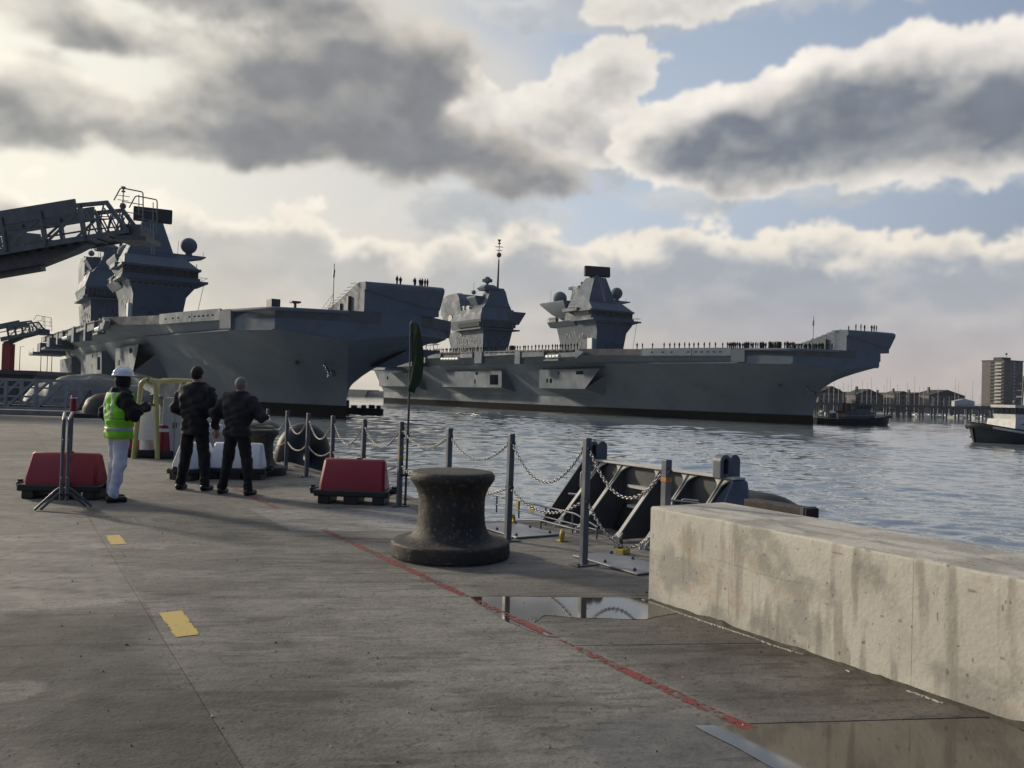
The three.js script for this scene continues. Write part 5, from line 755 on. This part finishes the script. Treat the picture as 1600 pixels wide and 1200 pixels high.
{ // taller man in black
  const f = figure('taller person in black jacket and trousers seen from behind', Q(12.9, 2.43), 172 * DEG, { height: 1.82, stance: 0.045, hem: 0.8, jacket: navy, trousers: black, shoes: flatMat([0.01, 0.01, 0.011], 0.45), joints: { elL: [0.31, 1.17, 0.02], wrL: [0.2, 1.02, 0.2], elR: [-0.3, 1.16, -0.01], wrR: [-0.3, 0.9, 0.06] } });
  const h = f.hd; part(f.p, 'hair', nets((x, y, z) => Math.max(ellip([h[0], h[1] + 0.025, h[2] - 0.015], [0.086, 0.112, 0.104])(x, y, z), (z - h[2]) * 0.8 - (y - h[1]) - 0.01, h[1] - 0.06 - y), [-0.12, h[1] - 0.1, -0.15], [0.12, h[1] + 0.17, 0.17], 0.008), flatMat([0.02, 0.016, 0.013], 0.8));
}
{ // man with short grey hair, elbows out
  const f = figure('person with short grey hair in a dark jacket, elbows out, seen from behind', Q(12.2, 2.88), 168 * DEG, { height: 1.69, stance: 0.06, hem: 0.88, jacket: charcoal, trousers: black, shoes: flatMat([0.01, 0.01, 0.011], 0.45), joints: { elL: [0.4, 1.2, 0.02], wrL: [0.2, 1.22, 0.27], elR: [-0.38, 1.18, 0.02], wrR: [-0.2, 1.2, 0.27], head: [-0.02, 1.65, 0.03] } });
  const h = f.hd; part(f.p, 'hair', nets((x, y, z) => Math.max(ellip([h[0], h[1] + 0.02, h[2] - 0.014], [0.082, 0.108, 0.101])(x, y, z), (z - h[2]) * 0.9 - (y - h[1]) + 0.015, h[1] - 0.05 - y), [-0.14, h[1] - 0.1, -0.15], [0.12, h[1] + 0.17, 0.17], 0.008), flatMat([0.2, 0.18, 0.16], 0.8));
}
// crew on the two carriers: one small figure, copied
{
  const legs = [capsule([0.08, 0.85, 0], [0.1, 0.06, 0], 0.1, 0.07), capsule([-0.08, 0.85, 0], [-0.1, 0.06, 0], 0.1, 0.07)], body = [...legs, capsule([0, 0.9, 0], [0, 1.36, 0], 0.16, 0.19, 1.2), capsule([0.22, 1.4, 0], [0.26, 0.9, 0.02], 0.07, 0.05), capsule([-0.22, 1.4, 0], [-0.26, 0.9, 0.02], 0.07, 0.05), ellip([0, 1.66, 0.01], [0.1, 0.13, 0.11])];
  const geo = nets(blend(body, 0.06), [-0.45, -0.1, -0.35], [0.45, 1.95, 0.35], 0.085), suit = flatMat([0.012, 0.013, 0.018], 0.9);
  const crewman = (ship, x, y, z, turn, label, group) => { const m = new THREE.Mesh(geo, suit); m.name = numbered('person'); m.castShadow = m.receiveShadow = true; ship.updateMatrixWorld(true); m.position.copy(ship.localToWorld(V(x, y, z))); m.rotation.y = ship.rotation.y + turn; const s = 1.02 + 0.08 * rr(); m.scale.set(s, s * (0.97 + 0.08 * rr()), s); scene.add(tag(m, label, 'person', group)); };
  const rr = rng(31), nth = ['first', 'second', 'third', 'fourth', 'fifth', 'sixth', 'seventh', 'eighth', 'ninth', 'tenth', 'eleventh', 'twelfth', 'thirteenth', 'fourteenth', 'fifteenth'];
  const onDeck = (ship, x, z, label, group) => crewman(ship, x, deckY(x) - 0.03, z, Math.PI / 2 + (rr() - 0.5) * 0.5, label, group), onRamp = (ship, x, z, label, group) => crewman(ship, x, rampY(Math.min(x, 8)) - (x > 8 ? (x - 8) * 0.06 : 0) - 0.03, z, Math.PI / 2 + (rr() - 0.5), label, group);
  [-5.3, -6.0].forEach((z, i) => onRamp(shipA, 9, z, ['left', 'right'][i] + ' dark figure of the pair standing apart on the nearer carrier ski jump', 'pair on the nearer ski jump'));
  for (const [x, z] of [[9, -8.9], [8.4, -9.3], [9.2, -9.9], [8.8, -10.5], [9.6, -10.75], [8.2, -10.9], [9.9, -11.1]]) onRamp(shipA, x, z, 'dark figure in the cluster at the tip of the nearer carrier ski jump', 'cluster on the nearer ski jump');
  [[4.8, -4], [7.3, -4], [9.4, -4.1], [10.6, -4.5], [11.2, -5.2]].forEach(([x, z], i) => onRamp(shipB, x, z, nth[i] + ' dark figure from the left on the farther carrier ski jump', 'row on the farther ski jump'));
  for (const [x, z] of [[12.4, -6.4], [12.6, -7.1], [12.3, -7.6], [12.7, -7.9]]) onRamp(shipB, x, z, 'dark figure in the cluster at the tip of the farther carrier ski jump', 'cluster on the farther ski jump');
  [-43.3, -41.5, -37.6, -33.3, -31.2, -29.5, -27.8, -25.9, -24.3, -22.7, -21.2, -19.2, -17.4, -15.5].forEach((x, i) => onDeck(shipB, x, deckZ(x) - 1.2, nth[i] + ' dark figure from the left in the spaced row on the farther carrier foredeck', 'row along the foredeck'));
  for (let i = 0; i < 70; i++) { const t = (i + rr()) / 70, x = mix(-14.2, 4.6, t); onDeck(shipB, x, deckZ(x) - 1.4 - rr() * 5, 'dark figure in the packed crowd before the farther carrier ski jump', 'crowd on the bow'); }
  for (let i = 0; i < 26; i++) { const x = mix(-2, 9.5, (i + rr()) / 26); onDeck(shipB, x, 4.2 + rr() * 4, 'dark figure in the packed crowd beside the farther carrier ski jump', 'crowd beside the ramp'); }
  [-88.4, -86.3, -84.2, -82.1, -80.3, -78.1, -76.4, -75.2, -73.6, -72.3, -70.6, -69, -67.4, -65.6, -64].forEach((x, i) => onDeck(shipB, x, 32.2, nth[i] + ' dark figure from the left lined up beside the forward island of the farther carrier', 'row beside the forward island'));
  for (let i = 0; i < 44; i++) { const x = mix(-169, -90.5, (i + rr() * 0.6) / 44); onDeck(shipB, x, 31.9, 'dark figure lined up beside the aft island of the farther carrier', 'row beside the aft island'); }
  // aft of the islands the row goes on in gaps
  for (let i = 0; i < 10; i++) { const x = -200 + i * 3 + rr(); onDeck(shipB, x, 31.9, nth[i] + ' dark figure from the left lined up near the stern of the farther carrier', 'row near the stern'); }
}

// ---------------------------------------------------------------- boarding gangways reaching out from the left
const boomPaint = painted([0.1, 0.112, 0.13], 0.6, 0.3, 2.2);
function boom(label, tip, slope, turn, scale, length, towerMat) {
  const b = thing('boarding_gangway', label, 'gangway', tip, turn); const tilt = new THREE.Matrix4().makeRotationZ(slope), T = (g) => g.applyMatrix4(tilt), P = (n, l, m = boomPaint) => { const o = part(b, n, l.map(T), m); return o; };
  b.scale.setScalar(scale);
  const L = length, H = 2.15;
  for (const z of [0, -1.9]) {
    P('top_fascia', [prism([[-L, 1.55], [-2.4, 1.55], [-2.4, 2.35], [-L, 2.35]], 0.1).translate(0, 0, z)]);
    P('top_chord', [beam([-2.4, 1.98, z], [-0.65, 1.86, z], 0.12, 0.22)]); P('raking_end', [beam([-0.75, 1.9, z], [0.15, 0.15, z], 0.14, 0.22)]);
    P('bottom_girder', [prism([[-L, -0.25], [0.25, 0.05], [0.25, 0.28], [-L, 0.42]], 0.1).translate(0, 0, z)]);
    for (let i = 0; i < Math.floor(L / 2.1); i++) { const x = -2.2 - i * 2.15; P('post', [beam([x, 0.1, z + 0.01], [x, 1.98, z + 0.01], 0.16, 0.3)]); if (i) P('brace', [beam([x + 0.1, 0.3, z - 0.01], [x + 2.0, 1.6, z - 0.01], 0.08, 0.12)]); if (i > 1) P('screen', [prism([[x + 0.1, 0.35], [x + 1.95, 0.35], [x + 1.95, 0.75 + 0.2 * (i % 2)], [x + 0.1, 0.75 + 0.25 * (i % 3)]], 0.04).translate(0, 0, z)]); }
    for (let i = 0; i < 4; i++) { const x = -2.0 + i * 0.52; P('brace', [beam([x, 0.25, z], [x + 0.55, 1.75 - Math.max(0, i - 1) * 0.42, z], 0.06, 0.07), beam([x + 0.5, 0.25, z], [x + 0.05, 1.6 - Math.max(0, i - 2) * 0.3, z], 0.06, 0.07)]); }
    P('handrail', [beam([-2.2, 1.05, z], [-0.3, 0.95, z], 0.05, 0.07), beam([-L, 1.1, z], [-2.2, 1.08, z], 0.05, 0.09)]);
  }
  const rungs = []; for (let i = 0; i < L / 0.7; i++) rungs.push(beam([-0.4 - i * 0.7, 0.12, 0], [-0.4 - i * 0.7, 0.12, -1.9], 0.1, 0.1), beam([-0.6 - i * 0.7, 1.2, -0.02], [-0.4 - i * 0.7, 1.55, -1.88], 0.05, 0.05)); P('cross_members', rungs);
  P('walkway', [prism([[-L, 0.16], [0.3, 0.16], [0.3, 0.22], [-L, 0.22]], 1.7).translate(0, 0, -0.95)]);
  P('under_girder', [prism([[-L, -0.95], [-5.3, -0.75], [-3.2, -0.3], [-2.4, -0.02], [-L, -0.2]], 0.9).translate(0, 0, -0.95), prism([[-L, -1.2], [-5.2, -1.0], [-5.2, -0.7], [-L, -0.7]], 0.5).translate(0, 0, -0.95)], M.steelDark);
  // landing platform at the tip with its hooped rail
  const q = V(0.2, 0.2, 0).applyMatrix4(tilt), lp = (x, y, z) => [q.x + x, q.y + y, z];
  part(b, 'landing', [span(q.x - 0.7, q.x + 1.0, q.y - 0.55, q.y - 0.3, -1.9, 0.05), span(q.x - 0.5, q.x + 0.6, q.y - 0.3, q.y + 0.35, -1.7, -0.1)], M.steelDark);
  for (const z of [0, -1.8]) part(b, 'landing_rail', [bent([lp(-0.85, 1.6, z), lp(-0.5, 2.3, z), lp(0.72, 2.1, z), lp(0.82, 0.1, z)], 0.035, 0.12), bar(lp(-0.4, 1.55, z), lp(0.76, 1.4, z), 0.025), bar(lp(-0.3, 1.0, z), lp(0.78, 0.85, z), 0.025), bent([lp(0.5, 1.95, z), lp(0.55, 0.8, z)], 0.025, 0.05)], boomPaint);
  const base = V(-L + 0.5, -0.6, 0).applyMatrix4(tilt), ground = -tip[1] / scale;
  part(b, 'support_column', [box(1.2, base.y - ground, 1.2, base.x, (base.y + ground) / 2, -0.95), box(3, 0.5, 3, base.x, ground + 0.25, -0.95)], towerMat);
  return b;
}
boom('large dark lattice boarding gangway reaching in at upper left', [-21.3, 9.7, -45], 11 * DEG, 0, 1.0, 26, boomPaint);
boom('small distant lattice boarding gangway with a red column at far left', [-75.2, 9.3, -131], 13 * DEG, 0, 1.08, 5.6, M.redPaint);

// ---------------------------------------------------------------- tugs and work boats
function tug(label, pos, turn, k, whiteHouse) {
  const t = thing('tug', label, 'tug', pos, turn), hm = painted([0.018, 0.02, 0.024], 0.5, 0.4, 4), wm = painted(whiteHouse ? [0.5, 0.5, 0.48] : [0.16, 0.16, 0.16], 0.6, 0.2, 3); t.scale.setScalar(k);
  const st = [[-13, 3.2, 2.0], [-11.5, 4.4, 1.9], [-6, 5, 1.8], [2, 5, 2.1], [8, 4.3, 2.8], [11.5, 2.4, 3.4], [13, 0.25, 3.7]];
  part(t, 'hull', loft(st.map(([x, b, h]) => [[x, h, -b], [x, h, b], [x - (x > 9 ? 0.8 : 0), 0.2, b * 0.86], [x - (x > 9 ? 1.2 : 0), -1, b * 0.6], [x - (x > 9 ? 1.2 : 0), -1, -b * 0.6], [x - (x > 9 ? 0.8 : 0), 0.2, -b * 0.86]]), true, true, 0.5), hm);
  part(t, 'fender_belt', [tube(st.map(([x, b, h]) => [x, h - 0.5, b + 0.12]), 0.2, 6, 40), tube(st.map(([x, b, h]) => [x, h - 0.5, -b - 0.12]), 0.2, 6, 40), tube(st.map(([x, b, h]) => [x, 0.9, b * 0.95 + 0.1]), 0.12, 6, 40)], whiteHouse ? M.panelPale : M.rubber);
  part(t, 'bow_fender', [tube([[11.2, 2.7, 2.7], [12.8, 3.0, 1.2], [13.3, 3.1, 0], [12.8, 3.0, -1.2], [11.2, 2.7, -2.7]], 0.42, 8, 24)], M.rubber);
  part(t, 'deckhouse', [tower([[1.9, -3.5, 6.5, -3.2, 3.2], [4.4, -3.4, 6.2, -3, 3]])], wm); part(t, 'bulwark', [tube(st.map(([x, b, h]) => [x, h + 0.35, b]), 0.12, 6, 30)], hm);
  const w = part(t, 'wheelhouse', [tower([[4.4, 0.2, 5.4, -2.3, 2.3], [5.3, 0, 5.6, -2.4, 2.4]]), tower([[6.5, -0.3, 5.9, -2.6, 2.6], [7.0, -0.4, 6.0, -2.7, 2.7]]), span(0.2, 5.3, 5.3, 6.5, -2.1, 2.1)], wm);
  for (const z of [-2.35, 2.35]) for (let i = 0; i < 4; i++) part(w, 'window_pane', [span(0.5 + i * 1.25, 1.5 + i * 1.25, 5.35, 6.45, z - 0.06, z + 0.06)], M.glass); for (let i = 0; i < 4; i++) part(w, 'window_pane', [span(5.5, 5.62, 5.35, 6.45, -2.2 + i * 1.12, -1.25 + i * 1.12)], M.glass);
  for (const z of [-3.02, 3.02]) for (let i = 0; i < 4; i++) part(t, 'port_light', [cyl(0.28, 0.28, 0.12, -2 + i * 2.2, 3.4, z, 12, Math.PI / 2)], M.dark);
  part(t, 'funnel', [tower([[4.4, -2.9, -1.3, 1.1, 2.3], [7.2, -2.8, -1.5, 1.2, 2.2]]), tower([[4.4, -2.9, -1.3, -2.3, -1.1], [7.2, -2.8, -1.5, -2.2, -1.2]])], M.steelDark);
  part(t, 'mast', [bar([1.4, 7, 0], [1.0, 12.5, 0], 0.16), bar([1.1, 9.8, -1.3], [1.1, 9.8, 1.3], 0.07), bar([1.1, 11, -0.8], [1.1, 11, 0.8], 0.06), box(0.5, 0.3, 1.8, 1.6, 8.6, 0), ball(0.45, 1.2, 7.6, 1.6)], M.steelDark);
  part(t, 'towing_winch', [cyl(0.8, 0.8, 2.4, -6.5, 2.9, 0, 16, Math.PI / 2), span(-7.4, -5.6, 1.9, 2.3, -1.6, 1.6), bent([[-9, 1.9, -2.4], [-9, 4.2, -2.4], [-9, 4.2, 2.4], [-9, 1.9, 2.4]], 0.14, 0.5)], M.steelDark); part(t, 'rescue_boat', [rbox(3, 0.9, 1.3, 0.35, -4.8, 4.2, 1.8), bar([-4.8, 1.9, 1.6], [-4.8, 3.9, 1.8], 0.12)], M.redPaint);
  part(t, 'tyre_fender', [...[-8, -4, 0, 4].map((x) => plain(new THREE.TorusGeometry(0.5, 0.2, 8, 16)).applyMatrix4(new THREE.Matrix4().makeTranslation(x, 1.2, 5.15)))], M.rubber);
  part(t, 'deck_rail', [tube(st.slice(1, 5).map(([x, b, h]) => [x, h + 1.1, b - 0.2]), 0.05, 5, 24)], M.steelGrey); return t;
}
tug('dark tug beyond the bow of the farther carrier', [100, WATER, -243], Math.PI - 0.35 + 3.5, 0.86, false);
tug('black tug with a white deckhouse at the right edge', [86.6, WATER, -139], Math.PI + 0.3, 0.9, true);
{ // low work barge between the carriers
  const b = thing('work_barge', 'low black work barge seen between the two carriers', 'barge', [-34.2, WATER, -191], 0.06), hm = flatMat([0.014, 0.014, 0.016], 0.7);
  part(b, 'hull', [loft([[-4.6, 1.0], [-4.2, 1.5], [4.2, 1.5], [4.6, 1.3]].map(([x, h]) => [[x, -0.6, 1.6], [x, h, 1.9], [x, h, -1.9], [x, -0.6, -1.6]]), true, true, 0.4)], hm); part(b, 'deck_gear', [span(-3.9, -3.2, 1.4, 3.2, -0.5, 0.5), span(-2.6, -1.4, 1.4, 2.1, -1, 1), rbox(1.1, 0.8, 1.2, 0.2, 0.2, 1.8, 0), cyl(0.4, 0.4, 1.3, 2, 1.9, 0, 14, 0, 0, Math.PI / 2), bar([-3.5, 3.2, 0], [-3.5, 4.4, 0], 0.06), span(3.2, 4, 1.4, 2.2, -1, 1)], hm);
}

// ---------------------------------------------------------------- far shores: pier, quayside houses, tower block, yacht masts
const far = (px, d) => (px - 800) / 1294 * d;                 // metres to the side of the view axis at distance d
{
  const shore = (name, label, x0, x1, z, h, m, dz = 60) => { const pts = [], N = 80; for (let i = 0; i <= N; i++) { const x = mix(x0, x1, i / N), y = WATER + h * (0.55 + 0.7 * fbm(i * 0.21, z * 0.01, 4, 210)); pts.push([[x, WATER - 2, z + dz / 2], [x, y, z + dz * 0.3], [x, y * 1.02 + 0.4, z - dz * 0.3], [x, WATER - 2, z - dz / 2]]); } tag(part(scene, name, loft(pts, true, true, 0.8), m), label, 'shore', null, 'structure'); };
  const land = painted([0.06, 0.062, 0.06], 0.95, 0.4, 30);
  shore('far_shore', 'low dark far shore at the right beyond the pier', 120, 1100, -720, 7, land, 160); shore('far_shore', 'low dark far shore at the left behind the carrier', -1400, -150, -900, 9, land, 120); shore('far_shore', 'low dark shore between the carriers', -160, 140, -900, 6, land, 100);
  // pier on piles
  const p = thing('pier', 'long low pier on dark piles crossing the right background', 'pier', [far(1270, 448), WATER, -448], -0.12), pm = painted([0.07, 0.07, 0.07], 0.85, 0.4, 6), len = 128;
  part(p, 'deck', [span(-8, len, 5.6, 6.9, -3, 3)], pm); part(p, 'handrail', [span(-8, len, 8.0, 8.12, 2.85, 2.97), span(-8, len, 7.4, 7.5, 2.85, 2.97)], M.steelDark);
  for (let i = 0; i < 22; i++) for (const z of [-2.2, 2.2]) part(p, 'pile', [bar([-4 + i * 6, -3, z], [-4 + i * 6, 5.7, z], 0.5, 8)], pm); part(p, 'mooring_dolphin', [...[40, 43, 46, 49].map((x) => bar([x, -3, 3.4], [x, 4.6, 3.4], 0.55, 8)), span(39, 50, 3.4, 4.4, 2.9, 3.9)], pm); part(p, 'pier_hut', [span(72, 82, 6.9, 9.6, -2, 2), prism([[71.5, 9.6], [77, 11], [82.5, 9.6]], 4.6)], painted([0.4, 0.42, 0.44], 0.8, 0.2, 4));
  for (let i = 0; i < 22; i++) part(p, 'rail_post', [bar([-4 + i * 6, 6.9, 2.91], [-4 + i * 6, 8.1, 2.91], 0.06, 5)], M.steelDark);
  // houses
  const wallM = [painted([0.13, 0.115, 0.105], 0.9, 0.3, 6), painted([0.17, 0.17, 0.175], 0.9, 0.3, 6), painted([0.11, 0.1, 0.1], 0.9, 0.3, 6)], roofM = painted([0.035, 0.035, 0.038], 0.85, 0.4, 5);
  const house = (px, d, w, h, roof, depth, label, i) => {
    const o = thing('waterfront_house', label, 'house', [far(px, d), WATER, -d], 0.25, 'houses behind the pier'); part(o, 'wall', [span(-w / 2, w / 2, -1, h, -depth, 0)], wallM[i % 3]);
    const r = part(o, 'roof', [roof > 0 ? prism([[-w / 2 - 0.5, h], [0, h + roof], [w / 2 + 0.5, h]], depth + 1).translate(0, 0, -depth / 2) : span(-w / 2 - 0.3, w / 2 + 0.3, h, h + 0.5, -depth, 0.3)], roofM); part(r, 'chimney', [span(-w * 0.3, -w * 0.3 + 1.2, h, h + Math.abs(roof) + 1.6, -depth * 0.5, -depth * 0.5 + 1.2)], wallM[0]);
    for (let a = 0; a < 3; a++) for (let c = 0; c < Math.floor(w / 4.2); c++) { const x = -w / 2 + 2.2 + c * 4.2, y = h - 3.2 - a * 3.2; if (y > 1) part(o, 'window', [span(x - 0.75, x + 0.75, y, y + 1.6, 0, 0.12)], a % 2 ? M.glass : M.dark); }
  };
  house(1300, 540, 20, 13.5, 4.5, 14, 'gabled waterfront house half hidden by the carrier bow', 0); house(1329, 560, 18, 12, 3, 12, 'grey waterfront house behind the dark tug', 1); house(1358, 548, 20, 13, 4, 12, 'gabled waterfront house above the dark tug', 2); house(1388, 556, 16, 12.2, 3, 12, 'low roofed waterfront house right of the dark tug', 1); house(1412, 545, 14, 14, 2.2, 12, 'tall narrow waterfront house with a chimney', 0);
  house(1443, 550, 22, 14.5, 1.4, 14, 'long brick waterfront block behind the middle of the pier', 2); house(1480, 540, 28, 14, 3.8, 16, 'large gabled waterfront block beside the tower', 0); house(1522, 640, 30, 8, -0.5, 14, 'low white roofed shed between the gabled block and the tower', 1);
  // tower block
  const t = thing('tower_block', 'brick tower block with stacked balconies at the right edge', 'building', [far(1583, 700), WATER, -700], 0.42), bm = painted([0.115, 0.1, 0.095], 0.9, 0.3, 8), W = 24, D = 20, F = 14, fh = 2.95;
  part(t, 'wall', [span(-W / 2, W / 2, -1, 6 + F * fh, -D, 0)], bm); part(t, 'roof', [span(-W / 2 - 0.4, W / 2 + 0.4, 6 + F * fh, 6.8 + F * fh, -D - 0.4, 0.4), span(-6, 5, 6.8 + F * fh, 9.4 + F * fh, -D * 0.7, -D * 0.3), bar([2, 47, -8], [2, 55, -8], 0.15), span(1.2, 2.8, 53, 54.5, -8.4, -7.6)], roofM);
  for (let a = 0; a < F; a++) { const y = 6 + a * fh; part(t, 'balcony', [span(-W / 2 - 1.8, -W / 2 + 0.02, y, y + 0.25, -7, -1), span(-W / 2 - 1.8, -W / 2 - 1.7, y + 0.25, y + 1.2, -7, -1), span(-W / 2 - 1.8, -W / 2, y + 0.25, y + 1.2, -1.1, -1)], M.panelPale); part(t, 'window', [span(-W / 2 - 0.08, -W / 2 + 0.02, y + 0.3, y + 2.4, -12, -8.2)], M.glass); for (const x of [-9.5, -6, 1, 4.4, 8.6]) part(t, 'window', [span(x - 0.8, x + 0.8, y + 0.8, y + 2.2, -0.02, 0.1)], x === 1 ? M.panelPale : M.glass); }
  // yachts in the marina, mostly masts
  const r = rng(404);
  for (let i = 0; i < 34; i++) {
    const px = 1285 + i * 7.6 + r() * 5, d = 470 + r() * 45, h = 11 + r() * 13; if (px > 1536) break; const y = thing('moored_yacht', 'moored yacht with bare mast in the marina behind the pier', 'yacht', [far(px, d), WATER, -d], r() * 3, 'yachts in the marina');
    part(y, 'hull', loft([[-4.5, 0.9, 1.1], [0, 1.5, 1.2], [3, 1.1, 1.4], [5, 0.1, 1.6]].map(([x, b, hh]) => [[x, -0.4, -b * 0.5], [x, hh, -b], [x, hh, b], [x, -0.4, b * 0.5]]), true, true, 0.6), M.panelPale); part(y, 'mast', [bar([0.6, 1.2, 0], [0.6, h, 0], 0.14, 6, 0.09), bar([0.6, h * 0.6, -1], [0.6, h * 0.6, 1], 0.05, 5)], M.steelGrey); part(y, 'boom', [bar([0.6, 2.4, 0], [-3.8, 2.3, 0], 0.16, 6)], M.steelGrey); part(y, 'cabin', [rbox(3.4, 0.7, 1.6, 0.2, -0.4, 1.5, 0)], M.white);
  }
  // lamp masts on the left shore and a sheeted stack behind the gangway
  for (const [px, h, w] of [[30, 16, 'leftmost'], [63, 20, 'second'], [73, 17, 'third'], [80, 21, 'rightmost']]) { const l = thing('lamp_mast', w + ' thin lamp mast on the far left shore', 'lamp post', [far(px, 330), WATER + 3, -330], 0, 'lamp masts on the left shore'); part(l, 'pole', [bar([0, -4, 0], [0, h, 0], 0.18, 6, 0.1)], M.steelDark); part(l, 'arm', [bar([0, h, 0], [1.6, h + 0.4, 0], 0.08, 6)], M.steelDark); }
  const s = thing('sheeted_stack', 'grey sheeted stack of stores behind the lattice gangway', 'stack', Q(62, 5.0), 0.2), g = new THREE.SphereGeometry(1, 40, 20), q = g.attributes.position; for (let i = 0; i < q.count; i++) { const a = q.getX(i), b = q.getY(i), c = q.getZ(i), k = 1 + (fbm(a * 3 + 5, b * 3 + c * 3, 4, 230) - 0.5) * 0.4; q.setXYZ(i, a * 4.2 * k, Math.max(0, b * 1.9 * k), c * 2.4 * k); } g.computeVertexNormals(); part(s, 'tarpaulin', plain(g), painted([0.13, 0.135, 0.14], 0.8, 0.4, 2)); part(s, 'pallet', [span(-4, 4, 0, 0.25, -2.2, 2.2)], M.timber);
  const d2 = thing('storage_shed', 'long low dark shed on the quay behind the lattice gangway', 'shed', Q(74, -9), 0.1); part(d2, 'wall', [span(-16, 12, 0, 2.0, -6, 0)], M.steelDark); part(d2, 'roof', [span(-16.4, 12.4, 2.0, 2.3, -6.4, 0.4)], M.steelDark); for (let i = 0; i < 6; i++) part(d2, 'door', [span(-14 + i * 4.2, -11.5 + i * 4.2, 0.05, 1.7, 0, 0.06)], M.steelGrey);
}

// ---------------------------------------------------------------- air and picture
scene.fog = new THREE.FogExp2(new THREE.Color().setRGB(0.55, 0.57, 0.6), 0.00006);
scene.traverse((o) => { if (o.isMesh) { o.castShadow = true; o.receiveShadow = true; } });
renderer.render(scene, camera);
